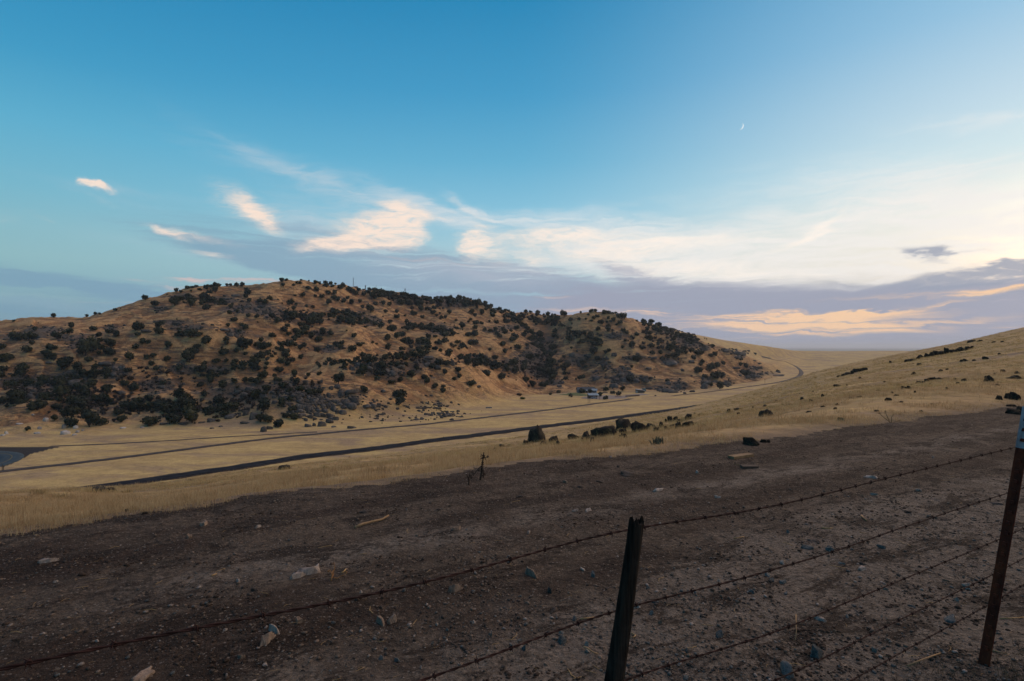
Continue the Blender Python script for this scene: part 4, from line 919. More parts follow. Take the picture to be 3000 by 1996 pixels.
house(1741, 1151, 15, 7, 2.4, 1.3, -.2, M_WHITEP, M_ROOFL, 'small white outbuilding with pale roof at right end of the dark-roofed farmhouse', 2)
# open carport with a pale metal roof
X_, Y_ = at(1738, 1167); W_ = 31 * Y_ / FPX; zz = float(H(X_, Y_))
e = empty('carport', (X_, Y_, zz), (0, 0, .08), cat='carport'); lab(e, 'open carport with pale blue metal roof in front of the farmhouse', 1738)
r_ = MB(); r_.add([(-W_ / 2, -3.5, 2.7), (W_ / 2, -3.5, 2.7), (W_ / 2, 3.5, 3.9), (-W_ / 2, 3.5, 3.9), (-W_ / 2, -3.5, 2.85), (W_ / 2, -3.5, 2.85), (W_ / 2, 3.5, 4.05), (-W_ / 2, 3.5, 4.05)], [(0, 3, 2, 1), (4, 5, 6, 7), (0, 1, 5, 4), (1, 2, 6, 5), (2, 3, 7, 6), (3, 0, 4, 7)]); part(r_, 'roof', M_ROOFL, e)
b_ = MB(); b_.box(-W_ / 2 + .2, W_ / 2 - .2, 3.1, 3.3, -1, 3.7); part(b_, 'wall', M_WALLB, e)
for k in range(5):
    cx = -W_ / 2 + .3 + (W_ - .6) * k / 4; p_ = MB(); p_.box(cx - .09, cx + .09, -3.3, -3.12, -1, 2.72); part(p_, 'post', M_WALLB, e)
# white pickup in front of it
def vehicle(x, y, rot, mat, label):
    X_, Y_ = at(x, y); zz = float(H(X_, Y_)) + .02
    e = empty('pickup_truck', (X_, Y_, zz), (0, 0, rot), cat='pickup truck'); lab(e, label, x)
    b_ = MB(); b_.prism([(-2.7, .5), (2.6, .5), (2.7, .9), (1.5, 1.15), (.9, 1.18), (.5, 1.75), (-.9, 1.78), (-1.0, 1.2), (-2.7, 1.15)], -.9, .9); part(b_, 'body', mat, e)
    w_ = MB(); w_.prism([(.45, 1.2), (.78, 1.2), (.46, 1.66), (-.75, 1.68), (-.8, 1.2)], -.93, -.90); part(w_, 'window', M_GLASS, e)
    for cx in (-1.7, 1.7):
        for cy in (-.82, .82):
            t_o = MB(); t_o.tube([(cx, cy - .12, .38), (cx, cy + .12, .38)], .38, 12); to = part(t_o, 'wheel', M_RUBBER, e)
vehicle(1741, 1168.5, .1, M_WHITEP, 'white pickup parked in front of the pale-roofed carport')
# shed with a slanting roof, tank behind
X_, Y_ = at(1875, 1151); zz = float(H(X_, Y_)); e = empty('shed', (X_, Y_, zz), (0, 0, -.12), cat='shed'); lab(e, 'brown shed with slanting pale roof at right end of the farmyard', 1875)
W_ = 25 * Y_ / FPX
b_ = MB(); b_.prism([(-W_ / 2, -1), (W_ / 2, -1), (W_ / 2, 2.3), (-W_ / 2, 3.2)], -2.5, 2.5); part(b_, 'wall', M_WALLB, e)
b_ = MB(); b_.prism([(-W_ / 2 - .3, 3.3), (W_ / 2 + .3, 2.32), (W_ / 2 + .3, 2.5), (-W_ / 2 - .3, 3.5)], -3.1, 2.9); part(b_, 'roof', M_WHITEP, e)
b_ = MB(); b_.box(-W_ / 2 - .04, -W_ / 2 + 1.6, -2.56, -2.49, -.2, 2.2); part(b_, 'door', M_WHITEP, e)
X_, Y_ = at(1887, 1146); e = empty('water_tank', (X_, Y_, float(H(X_, Y_))), cat='water tank'); lab(e, 'round dark green water tank behind the brown shed', 1887)
b_ = MB(); b_.tube([(0, 0, -.5), (0, 0, 2.6), (0, 0, 3.0)], [1.9, 1.9, .4], 18); part(b_, 'tank_body', M_TANKM, e)
b_ = MB(); b_.tube([(-2.6, 0, -.5), (-2.6, 0, 3.6)], .16, 8); part(b_, 'pipe', M_WHITEP, e)
# board wall and pen by the farm lane
def board_fence(x0, y0, x1, y1, h, label, mat, nb, gap=.06, name='board_fence', rails=0):
    (Xa, Ya), (Xb, Yb) = at(x0, y0), at(x1, y1); L = math.hypot(Xb - Xa, Yb - Ya); e = empty(name, (Xa, Ya, 0), (0, 0, math.atan2(Yb - Ya, Xb - Xa)), cat='fence'); lab(e, label, (x0 + x1) / 2)
    def hz(t): return float(H(Xa + (Xb - Xa) * t / L, Ya + (Yb - Ya) * t / L))
    for k in range(nb):
        t0, t1 = L * k / nb + gap / 2, L * (k + 1) / nb - gap / 2; z0 = hz((t0 + t1) / 2)
        if rails:
            p_ = MB(); p_.box(t0, t0 + .14, -.07, .07, z0 - .5, z0 + h); part(p_, 'post', mat, e)
            for r in range(rails):
                p_ = MB(); zc_ = z0 + h * (r + .8) / rails - .1; p_.box(t0, t1 + gap, -.1, -.07, zc_ - .07, zc_ + .07); part(p_, 'rail', mat, e)
        else:
            p_ = MB(); p_.box(t0, t1, -.05, .05, z0 - .5, z0 + h); part(p_, 'board', mat, e)
    return e
board_fence(1832, 1163.5, 1874, 1160.5, 1.3, 'long dark board fence along the farm lane below the shed', M_WALLB, 14)
board_fence(1802, 1165, 1822, 1164, 1.6, 'rust-red pen rails between the carport and the farm lane', M_RUSTY, 5, name='pen_fence', rails=3)
# yard surfaces
def patch(name, pts, mat, lift=.12):
    xs, ys = hit_snap([p[0] for p in pts], [p[1] for p in pts], ymin=200); cx, cy = xs.mean(), ys.mean()
    V = [(cx, cy, float(H(cx, cy)) + lift)]; n = len(pts)
    for f_ in (.5, 1.0):
        for a, b_ in zip(xs, ys):
            px, pyy = cx + (a - cx) * f_, cy + (b_ - cy) * f_; V.append((px, pyy, float(H(px, pyy)) + lift))
    F = [(0, 1 + i, 1 + (i + 1) % n) for i in range(n)] + [(1 + i, 1 + n + i, 1 + n + (i + 1) % n, 1 + (i + 1) % n) for i in range(n)]
    me = D.meshes.new(name); me.from_pydata(V, [], F); me.update(); return obj(name, me, mat, kind='structure')
patch('yard', [(1700, 1168), (1760, 1171), (1830, 1168), (1850, 1160), (1905, 1158), (1880, 1153), (1820, 1160), (1770, 1158), (1710, 1163)], M_YARD)
patch('lawn', [(1630, 1155), (1650, 1151), (1690, 1152), (1730, 1157), (1760, 1160), (1715, 1161), (1660, 1159)], M_LAWN)
# green bush and brown bush beside the spring
def bush(x, y, wpx, mat, name, label, cat='bush', sq=.7):
    X_, Y_ = at(x, y); s = wpx * Y_ / FPX; e = empty(name, (X_, Y_, float(H(X_, Y_)) - .05 * s), cat=cat); e.scale = (s, s, s * sq); lab(e, label, x)
    c_ = TREES[1][0].copy(); c_.materials.clear(); c_.materials.append(mat); obj('foliage', c_, parent=e); obj('stem', TREES[1][1], parent=e)
bush(1530, 1170, 17, M_LEAFG, 'green_bush', 'bright green low bush by the track left of the farm')
bush(1520, 1159, 18, M_BROWNB, 'brown_bush', 'dry brown bush just behind the bright green bush')
X_, Y_ = at(1432, 1196); e = empty('water_trough', (X_, Y_, float(H(X_, Y_))), (0, 0, .1), cat='trough'); lab(e, 'grey metal water trough on the flat left of the green bush', 1432)
b_ = MB(); b_.box(-2.2, 2.2, -.8, .8, -.2, .7); part(b_, 'basin', M_STEEL, e); b_ = MB(); b_.box(-2.1, 2.1, -.7, .7, .70, .74); part(b_, 'rim', M_ROOFL, e)
for k, (x, y, h_) in enumerate(((1728, 1180, 5.5), (1723, 1181, 5.0), (1757, 1172, 6), (2241, 1128, 7))):
    X_, Y_ = at(x, y); e = empty('utility_pole', (X_, Y_, float(H(X_, Y_))), cat='pole', group='wooden poles in the valley')
    lab(e, ('thin pole in the field below the carport, right one of two', 'thin pole in the field below the carport, left one of two', 'thin pole at the right end of the carport', 'thin pole at the foot of the far rocky spur')[k], x)
    b_ = MB(); b_.tube([(0, 0, -.5), (0, 0, h_)], .12, 6); part(b_, 'pole', M_BARK, e); b_ = MB(); b_.box(-.6, .6, -.05, .05, h_ - .6, h_ - .45); part(b_, 'crossarm', M_BARK, e)
# marker posts beside the roads
for k, (x, y, h_) in enumerate(((2, 1379, 1.9), (10, 1378, 2.2), (14, 1377, 1.6), (1300, 1287, 1.3), (2292, 1129, 3.0))):
    Y_ = float(yz(VZ, y)); X_ = (x - 1500) / FPX * Y_
    b_ = MB(); b_.tube([(0, 0, -.4), (0, 0, h_)], [.12, .10], 6)
    o = obj('marker_post', b_.mesh('marker_post'), M_BARK, loc=(X_, Y_, float(H(X_, Y_))), cat='post', group='posts beside the valley roads')
    lab(o, ('gate post at the far left end of the farm road, leftmost of three', 'tallest gate post at the far left end of the farm road', 'gate post at the far left end of the farm road, rightmost of three', 'short marker post beside the dark paved valley road', 'post beside the bend of the far hill track')[k], x)

# ------------------------------------------------------------------ radio masts on the crest
def mast(x, yb, yt, wpx, kind, label):
    X_, Y_ = at(x, yb); h_ = (yb - yt) * Y_ / FPX + 1.0; w_ = wpx * Y_ / FPX; e = empty('radio_mast', (X_, Y_, float(H(X_, Y_)) - 1), cat='mast', group='radio masts on the hill crest'); lab(e, label, x)
    b_ = MB()
    if kind == 'lattice':
        c3 = [(w_ / 2 * math.cos(a), w_ / 2 * math.sin(a)) for a in (0.3, 2.4, 4.5)]
        for (a, b2) in c3: b_.tube([(a, b2, 0), (a * .8, b2 * .8, h_)], .15, 4)
        n = int(h_ / .9)
        for k in range(n):
            p, q2 = c3[k % 3], c3[(k + 1) % 3]; f0 = 1 - .2 * k / n; b_.tube([(p[0] * f0, p[1] * f0, h_ * k / n), (q2[0] * f0, q2[1] * f0, h_ * (k + 1) / n)], .10, 4)
    else:
        b_.tube([(0, 0, 0), (0, 0, h_)], [.32, .2] if kind != 'thin' else [.2, .13], 6)
    part(b_, 'mast_frame', M_STEEL, e)
    if kind == 'stout':
        for f0 in (.55, .78, .95):
            p_ = MB(); p_.tube([(-.2, 0, h_ * f0), (-.2, -.35, h_ * f0)], [.7 if f0 < .9 else .5] * 2, 12); part(p_, 'dish', M_STEEL, e)
        p_ = MB()
        for dx_ in (-.6, 0, .6): p_.tube([(dx_, 0, h_ * .9), (dx_, 0, h_ + .6)], .10, 4)
        p_.box(-.7, .7, -.1, .1, h_ * .88, h_ * .91); part(p_, 'antenna', M_STEEL, e)
    if kind == 'platform':
        p_ = MB(); p_.box(-1.9, 1.9, -.7, .7, h_ - .45, h_ - .1); part(p_, 'platform', M_STEEL, e)
        p_ = MB(); p_.tube([(1.0, 0, 0), (1.0, 0, h_)], .12, 6); p_.tube([(-.9, 0, 0), (-.9, 0, h_)], .12, 6); part(p_, 'leg', M_STEEL, e)
mast(1035, 843, 814, 2.6, 'lattice', 'tallest lattice radio mast on the hill crest')
mast(1071, 844, 829, 2, 'stout', 'stout antenna mast between two small huts right of the tallest mast')
mast(1080, 844, 835, 2, 'platform', 'short platform mast just right of the stout antenna mast')
mast(1102, 850, 833, 2, 'thin', 'thin whip mast rising behind crest trees right of the huts')
mast(1187, 867, 846, 2.5, 'stout', 'antenna mast with dishes above the wooded crest')
mast(1194, 867, 858, 4, 'platform', 'low T-shaped platform mast beside the dish mast')
mast(1211, 869, 859, 1, 'thin', 'very thin short whip mast right of the T-shaped platform')
mast(1310, 868, 855, 1, 'thin', 'left one of two thin whip masts on the wooded crest')
mast(1317, 868, 856, 1, 'thin', 'right one of two thin whip masts on the wooded crest')
for (x, y, wp, hp, lb) in ((1043, 843, 9, 4, 'small tan hut beside the tallest radio mast'), (1066, 844, 8, 3, 'low tan hut left of the stout antenna mast'), (1028, 843, 3, 2.5, 'tiny dark cabinet left of the tallest radio mast')):
    X_, Y_ = at(x, y + 1); k = Y_ / FPX; e = empty('mast_hut', (X_, Y_, float(H(X_, Y_))), cat='hut'); lab(e, lb, x)
    b_ = MB(); b_.box(-wp * k / 2, wp * k / 2, -1.3, 1.3, -1.5, hp * k); part(b_, 'wall', M_WALLG if wp < 4 else plain('tan_wall', (.22, .15, .12), .1, 1), e)
    b_ = MB(); b_.box(-wp * k / 2 - .15, wp * k / 2 + .15, -1.5, 1.5, hp * k, hp * k + .2); part(b_, 'roof', M_ROOFD, e)

# ------------------------------------------------------------------ crescent moon
az_ = (2168 - 1500) / FPX; rd = Vector((az_, 1, (998 - 370) / FPX)); rd = Vector((rd.x, math.cos(PITCH) * rd.y - math.sin(PITCH) * rd.z, math.sin(PITCH) * rd.y + math.cos(PITCH) * rd.z)).normalized()
MD = 40000.0; mr = MD * math.radians(.29)
m, g_, b_s = new_mat('moonlight'); m.node_tree.nodes.remove(b_s); em = g_.node('ShaderNodeEmission'); em.inputs[0].default_value = (1, .98, .96, 1); em.inputs[1].default_value = 1.05
g_.l.new(em.outputs[0], [n for n in g_.n if n.type == 'OUTPUT_MATERIAL'][0].inputs[0])
# the lit part of the moon's ball: the slice of the sphere between terminator and limb
V = []; F = []; nA, nB = 28, 6
for i in range(nA + 1):
    ph = -math.pi / 2 + math.pi * i / nA
    for j in range(nB + 1):
        th = math.radians(52 + 48 * j / nB)       # angle from the line of sight
        V.append((mr * math.cos(ph) * math.sin(th), -mr * math.cos(ph) * math.cos(th), mr * math.sin(ph)))
for i in range(nA):
    for j in range(nB): k = i * (nB + 1) + j; F.append((k, k + 1, k + nB + 2, k + nB + 1))
me = D.meshes.new('moon'); me.from_pydata(V, [], F); me.update(); smooth(me)
mo_ = obj('moon', me, m, loc=Vector((0, 0, EYE)) + rd * MD, cat='moon'); lab(mo_, 'thin white crescent moon in the clear blue sky', 2168)
mo_.rotation_euler = (Matrix.Rotation(-math.atan2(rd.x, rd.y), 4, 'Z') @ Matrix.Rotation(math.asin(rd.z), 4, 'X') @ Matrix.Rotation(R(22), 4, 'Y')).to_euler()

# ------------------------------------------------------------------ boulders on the near slope and the right hand hill
BS = []
for i in range(8):
    me = rock_mesh('slope_rock', 400 + i, 3, ((1, .85, .85), (1, .8, .6), (1, .9, .95), (1, .7, .7))[i % 4], .17, 9, .62); me.materials.append(M_BASALT); BS.append(me)
def z_of(X_, Y_): return float(H(np.array([X_]), np.array([Y_]))[0])
def near_rock(x, yb, w_, h_, meshes, label, name='boulder', group=None, cat='boulder', ymin=3.0, rz=None, deep=.15, parent=None, scale_y=.85, seed=None):
    X_, Y_ = hit_snap([x], [yb], ymin=ymin); X_, Y_ = float(X_[0]), float(Y_[0])
    if Y_ != Y_: return None
    r = np.random.default_rng(int(x * 7 + yb) if seed is None else seed); me = meshes[r.integers(len(meshes))]
    k = Y_ / FPX; W_, H_ = w_ * k, h_ * k
    dz_ = max(v.co.z for v in me.vertices)
    o = obj(name, me, parent=parent, loc=(X_, Y_ + W_ * .25, z_of(X_, Y_ + W_ * .25) - deep * H_), rot=(r.uniform(-.08, .08), r.uniform(-.1, .1), r.uniform(0, 6.28) if rz is None else rz), scale=(W_ * 1.05, W_ * scale_y, H_ * (1 + deep) / dz_))
    if parent is None:
        o['category'] = cat; lab(o, label, x)
        if group: o['group'] = group
    return o
G3 = 3.367
c5 = lambda x, y, w_, h_: (1450 + x / G3, 1180 + y / G3, w_ / G3, h_ / G3)
SL = [
 ((425, 388, 200, 160), 'largest dark boulder, tall and blocky, left in the row on the grass slope'),
 ((300, 418, 70, 50), 'low rock leaning against the left foot of the tallest boulder'),
 ((575, 398, 110, 65), 'grassy rock just right of the tallest boulder'),
 ((478, 420, 90, 42), 'small rock in the grass in front of the tallest boulder'),
 ((620, 415, 60, 40), 'pointed small rock second right of the tallest boulder'),
 ((775, 362, 110, 52), 'low rounded rock with yellow grass between tallest and next dark boulder'),
 ((910, 366, 130, 78), 'dark block of the middle row, right of the low grassy rock'),
 ((960, 398, 60, 55), 'narrow rock at the right foot of the dark middle block'),
 ((870, 385, 80, 36), 'low rock at the left foot of the dark middle block'),
 ((1090, 335, 290, 95), 'long flat dark boulder with grass growing over its face'),
 ((1275, 312, 110, 48), 'low dark rock at the right end of the long flat boulder'),
 ((1275, 372, 105, 66), 'lone pointed dark rock in front of the long flat boulder'),
 ((1090, 392, 60, 26), 'small grey stone in grass below the long flat boulder'),
 ((1300, 265, 230, 105), 'great humped dark boulder highest in the row, reddish on top'),
 ((1425, 285, 150, 100), 'right shoulder of the great humped boulder, overgrown with dry grass'),
 ((1545, 257, 115, 46), 'flat-topped rock right of the great humped boulder'),
 ((1600, 282, 115, 40), 'long low rock below the flat-topped rock'),
 ((1645, 243, 65, 56), 'upright dark rock in the right part of the row'),
 ((1690, 266, 42, 34), 'small rock at the foot of the upright dark rock'),
 ((1750, 252, 64, 36), 'grey low rock left of the pair of pointed boulders'),
 ((1815, 252, 82, 62), 'steep pointed boulder, left of the pair at the right end'),
 ((1915, 247, 124, 60), 'broad domed boulder at the right end of the row'),
 ((2070, 235, 72, 26), 'low flat rock farthest right beyond the domed boulder'),
 ((1690, 197, 38, 40), 'small dark rock at the left of the upper row'),
 ((1740, 194, 74, 60), 'dark rock of the upper row, second from left'),
 ((1782, 186, 46, 50), 'pointed dark rock of the upper row, third from left'),
 ((1835, 186, 80, 26), 'reddish flat slab in the upper row of rocks'),
 ((1915, 166, 94, 52), 'dark rock at the right end of the upper row'),
 ((65, 440, 76, 30), 'low dark rock on the grass left of the tallest boulder'),
 ((140, 432, 42, 20), 'small dark stone beside the low rock left of the tallest boulder'),
 ((5, 466, 44, 22), 'round dark stone farthest left in the row on the slope'),
 ((2310, 94, 36, 32), 'small dark rock standing on the slope above the boulder row'),
 ((1975, 110, 30, 12), 'tiny dark stone above the right end of the boulder row'),
 ((2040, 122, 60, 14), 'thin dark stone lying above the low flat rock'),
 ((2205, 100, 50, 14), 'thin dark stone left of the small standing rock on the slope'),
]
for r_, lb in SL:
    near_rock(*c5(r_[0], r_[1], r_[2] * 1.05, r_[3] * 1.08), BS, lb, group='dark boulders in a row on the grass slope', ymin=7)
G4 = 2.613
SR = [
 ((400, 835, 130, 56), 'lone dark domed boulder in the grass, midway to the right hill'),
 ((725, 725, 44, 22), 'small dark rock on the lower right hillside above the lone domed boulder'),
 ((1320, 715, 64, 25), 'flat dark rock in the middle of the right grass slope'),
 ((2105, 570, 92, 52), 'biggest dark rock on the right hillside near the frame edge'),
 ((2175, 710, 64, 36), 'left one of three blocks near the right frame edge'),
 ((2235, 702, 60, 44), 'middle one of three blocks near the right frame edge'),
 ((2290, 712, 72, 62), 'right and highest of three blocks near the right frame edge'),
 ((268, 1056, 150, 58), 'grey-green boulder sitting on the edge of the dirt'),
 ((360, 1037, 62, 22), 'low rock touching the right end of the boulder on the dirt edge'),
 ((402, 1036, 36, 20), 'smallest rock right of the boulder on the dirt edge'),
 ((2305, 548, 100, 26), 'long dark rock at the right frame edge on the hillside'),
 ((2300, 820, 120, 40), 'bluish boulder at the dirt edge beside the steel post'),
 ((2335, 800, 60, 40), 'dark boulder at the frame edge behind the steel post top'),
 ((2265, 762, 60, 18), 'flat bluish rock above the bluish boulder by the steel post'),
]
for r_, lb in SR:
    x, yb, w_, h_ = r_; m_set = BS
    near_rock(2100 + x / G4, 900 + yb / G4, w_ / G4, h_ / G4, m_set, lb, group='dark rocks scattered over the right hillside', ymin=7)
small = [(1905, 565, 40, 20), (1770, 630, 40, 18), (2065, 400, 40, 25), (1515, 515, 40, 22), (1105, 548, 40, 15), (1330, 430, 24, 20), (935, 610, 60, 20), (1440, 625, 60, 20), (1350, 660, 34, 14), (1382, 680, 34, 13), (2195, 495, 40, 18), (2310, 510, 50, 20), (1905, 415, 50, 20), (815, 685, 34, 22), (820, 765, 34, 13), (910, 782, 34, 16), (380, 760, 60, 13), (170, 785, 60, 14), (95, 800, 28, 24), (170, 820, 30, 14), (925, 750, 22, 16), (625, 755, 22, 14), (655, 705, 34, 20), (1420, 730, 34, 10), (1520, 655, 22, 16), (1980, 412, 40, 14), (1720, 490, 40, 16), (1770, 480, 30, 12), (1830, 555, 30, 12), (2170, 362, 30, 14), (2020, 262, 34, 14), (1960, 268, 60, 20), (2130, 270, 30, 10), (2190, 268, 30, 10), (1560, 442, 50, 14), (1290, 575, 30, 10), (1230, 800, 40, 14), (2130, 515, 20, 12), (1240, 640, 30, 8), (1570, 800, 40, 9), (1100, 690, 40, 10), (1650, 745, 26, 8), (710, 805, 50, 12), (460, 720, 30, 10), (280, 770, 24, 10), (1855, 585, 40, 12), (2160, 600, 40, 10), (1640, 590, 24, 8), (1000, 600, 20, 10), (740, 648, 22, 10)]
for (x, yb, w_, h_) in small:
    pl = 'high on the right hillside' if yb < 520 else 'midway up the right hillside' if yb < 640 else 'low on the right grass slope' if yb < 720 else 'in grass near the dirt'
    sz = 'thumbnail-size' if w_ < 31 else 'small' if w_ < 45 else 'larger'
    near_rock(2100 + x / G4, 900 + yb / G4, w_ / G4, h_ / G4, BS, f"{sz.replace('thumbnail-size', 'tiny')} dark {'flat' if h_ < .36 * w_ else 'round'} stone {pl}", group='small dark stones dotting the right hillside', ymin=7)
# dark ledges of broken rock on the right hill
def ledge(pts, n, w_, h_, label):
    xs = np.linspace(0, 1, n); px = np.interp(xs, [p[0] for p in pts], [p[1] for p in pts]); py = np.interp(xs, [p[0] for p in pts], [p[2] for p in pts]); hh = np.interp(xs, [p[0] for p in pts], [p[3] for p in pts])
    i = n // 2; X0, Y0 = hit_snap([px[i]], [py[i]], ymin=7); zc = z_of(float(X0[0]), float(Y0[0]))
    e = empty('rock_ledge', (float(X0[0]), float(Y0[0]), zc), cat='rock ledge', group='dark rock ledges on the right hillside'); lab(e, label, px[i])
    for k in range(n):
        r = np.random.default_rng(int(px[k] * 13)); o = near_rock(px[k], py[k] + r.uniform(-1, 1), w_ * r.uniform(.7, 1.4), hh[k] * r.uniform(.7, 1.3), BS, '', name='rock', ymin=7, parent=e, seed=int(px[k] * 31), scale_y=1.0)
        if o: o.location = (o.location.x - e.location.x, o.location.y - e.location.y, o.location.z - e.location.z)
ledge([(0, 2658, 1061, 5), (.3, 2705, 1049, 11), (.7, 2790, 1034, 16), (1, 2850, 1022, 8)], 15, 20, 12, 'longest dark rock ledge high on the right hillside near the skyline')
ledge([(0, 2462, 1103, 4), (.5, 2505, 1093, 10), (1, 2535, 1085, 8)], 8, 15, 9, 'short dark ledge on the left edge of the right hillside')
ledge([(0, 2694, 1122, 5), (.5, 2735, 1116, 10), (1, 2775, 1110, 5)], 8, 16, 8, 'dark ledge in the middle of the right hillside')
ledge([(0, 2635, 1142, 3), (1, 2664, 1139, 8)], 4, 10, 7, 'tiny dark ledge below the middle ledge')
G2 = 2.253
for (x, yb, w_, h_, lb) in ((620, 320, 150, 32, 'low dark bushy rock mound at the crest, left part of the grass slope'), (712, 318, 70, 30, 'dark rock right of the low mound at the crest on the left'), (288, 332, 28, 16, 'small dark rock at the crest, farthest left'), (825, 325, 56, 16, 'low brown rock third along the left crest'), (396, 358, 60, 20, 'brown tuft-like rock below the crest on the far left'), (1868, 170, 84, 26, 'grassy rock mound just below the paved road'), (1250, 254, 74, 18, 'flat rock in the grass below the paved road'), (1050, 268, 50, 12, 'thin flat rock near the crest below the paved road'), (2140, 168, 28, 16, 'single small dark rock below the road, right of the grassy mound'), (830, 448, 40, 16, 'dark stone in the dry grass near the left dirt edge'), (950, 468, 50, 14, 'flat grey stone in dry grass near the left dirt edge')):
    near_rock(x / G2, 1300 + yb / G2, w_ / G2, h_ / G2, BS, lb, group='rocks along the left part of the grass slope', ymin=5)

# ------------------------------------------------------------------ things lying on the dirt
def stones(mat, seeds, dims, sub=3, rough=.08, cuts=8):
    L = []
    for s in seeds:
        me = rock_mesh('stone', s, sub, dims, rough * 1.4, cuts + 5, .42); me.materials.append(mat); L.append(me)
    return L
S_BLUE = stones(M_BLUE, (500, 501, 502, 503), (1, .8, .75)); S_PALE = stones(M_PALE, (510, 511, 512), (1, .75, .6)); S_DARK = stones(M_DKST, (520, 521, 522), (1, .8, .7), 3, .16)
S_FLAT = stones(M_TAN, (530, 531, 532), (1, .7, .22), 3, .13, 6); S_FLATP = stones(M_PALE, (540, 541, 542), (1, .6, .2), 3, .15, 6); S_FLATB = stones(M_BLUE, (545, 546), (1, .7, .3), 3, .08)
K = {'b': (S_BLUE, 'blue-grey'), 'p': (S_PALE, 'pale'), 'd': (S_DARK, 'dark brown'), 'f': (S_FLAT, 'flaky tan'), 'w': (S_FLATP, 'whitish flat'), 'g': (S_FLATB, 'flat blue-grey')}
def spot(x, y):
    if x > 2870: return 'right of the steel post'
    if x > 2560: return 'beside the steel post' if y > 1600 else 'on the dirt left of the steel post top'
    if x > 1880: return 'near the fence, right of wooden post' if y > 1800 else 'on gravel right of wooden post' if y > 1560 else 'on far dirt, right side'
    if x > 1500: return 'just left of the wooden post foot' if y > 1720 else 'just left of the wooden post' if y > 1560 else 'on the dirt beyond the wooden post'
    if x > 950: return 'in the bottom middle behind the lower wire' if y > 1850 else 'below the top wire, mid frame' if y > 1780 else 'beside the top wire in mid frame' if y > 1680 else 'on the middle of the dirt track'
    return 'below the top wire at left' if y > 1850 else 'near the top wire at left' if y > 1720 else 'on the left part of the dirt track'
LST = [
 ('A', "w2000,880,210,50;w1960,895,120,40;w2085,835,80,22;w1565,918,70,20;w1795,1250,130,40;f1750,1330,180,60;f1580,1425,110,28;w300,795,130,22;f1240,630,60,32;f1340,542,100,24;w1700,557,50,16;p2175,1052,44,30;d1240,895,45,26;f1965,1190,80,36;p635,1310,36,14;w205,1290,30,10;p1480,1235,36,18;f900,1568,230,30;w1810,890,40,12;w360,920,40,12;p1490,1540,50,24;d1680,975,60,28;p2045,1090,34,20"),
 ('B', "b1460,1320,95,64;b1205,1368,56,62;b1540,1168,60,38;p1450,1258,46,26;p1622,1332,42,38;d1375,985,84,62;b1665,880,56,44;w1590,840,70,14;w1240,592,60,18;w1540,452,60,14;w1630,455,74,24;w2110,315,130,16;f750,985,160,44;f250,1200,150,44;f330,1185,130,44;f1250,880,170,44;p970,980,22,26;p130,988,28,26;p1180,1308,46,28;b2050,1135,54,46;g370,1440,64,22;g255,1430,54,26;f2110,1195,50,28;f500,615,54,12;f760,575,80,24;w430,438,20,14;d1185,352,60,16;d145,462,110,24;d1900,215,170,30;d1705,256,60,14;d1830,158,40,20;d1580,292,70,12;d590,395,50,12;d640,440,40,10;f1480,262,80,16;p1780,92,40,14;g415,975,44,14;p700,1235,34,20;f990,1270,60,32;p875,1185,40,24;b540,1535,26,26;p525,1485,32,24;p630,1200,34,16;d800,1310,50,24;f1350,1478,50,24;w510,945,30,10;w950,748,26,8;d1140,1058,46,24;d1410,1120,90,40;p2105,528,22,14;p2070,500,18,14;b2030,960,40,22;p1605,1228,24,16;w1950,1090,60,20;p1115,1218,22,16;w1470,1340,30,10"),
 ('C', "b900,1425,120,120;b880,1420,70,70;b700,1535,165,110;b250,1285,82,66;w1770,1005,46,18;w1818,1045,56,30;w1875,942,64,18;w1890,970,44,16;g1805,1182,160,44;w920,1178,100,28;w885,1160,44,30;p660,795,52,32;g570,880,76,24;g680,928,80,22;g600,905,70,14;g455,988,62,18;g690,996,50,12;g820,700,110,22;g990,716,84,24;g1330,694,80,14;g970,684,50,10;p1200,840,92,26;w1270,342,60,14;w1565,314,80,14;w1660,98,40,14;w1250,232,100,18;w240,360,52,12;d860,645,100,18;d1190,800,60,22;b1520,1082,54,20;g1095,1150,50,16;p1320,1148,26,22;b570,1560,42,28;g700,590,34,16;d1610,640,50,14;d1750,508,130,14;d1500,456,80,14;d2080,405,120,16;w100,195,36,16;p600,1358,26,16;p745,1362,24,14;w1275,1372,40,24;b1715,1372,36,20;b2110,1290,36,14;g30,1380,50,24;g90,990,40,14;g35,830,30,10;f560,700,60,20;f1860,890,30,14;w1290,1365,26,12;p185,888,56,18;p370,1028,18,12;p240,908,28,16;d1040,1515,40,12;b1040,1480,36,18;g20,1560,60,20;f1340,965,60,16;g1200,740,40,14;p1060,795,60,16"),
]
for tile, s in LST:
    ox = {'A': 0, 'B': 1000, 'C': 2000}[tile]
    for rec in s.split(';'):
        kk = rec[0]; a, b_, w_, h_ = map(float, rec[1:].split(',')); x, y = ox + a / G2, 1300 + b_ / G2; sz_w = w_ / G2; w_ /= G2; h_ /= G2 * (1.45 if kk in 'bdp' else 1.0); w_ *= .88
        sz = 'big' if sz_w > 55 else 'medium' if sz_w > 27 else 'small'
        nm = 'dirt_clod' if kk == 'd' else 'stone'
        near_rock(x, y, w_, h_, K[kk][0], f"{sz} {K[kk][1]} {'clod' if kk == 'd' else 'stone'} {spot(x, y)}", name=nm, group='stones and clods on the dirt track', cat='clod' if kk == 'd' else 'stone', ymin=1.2, deep=.10, scale_y=.85)

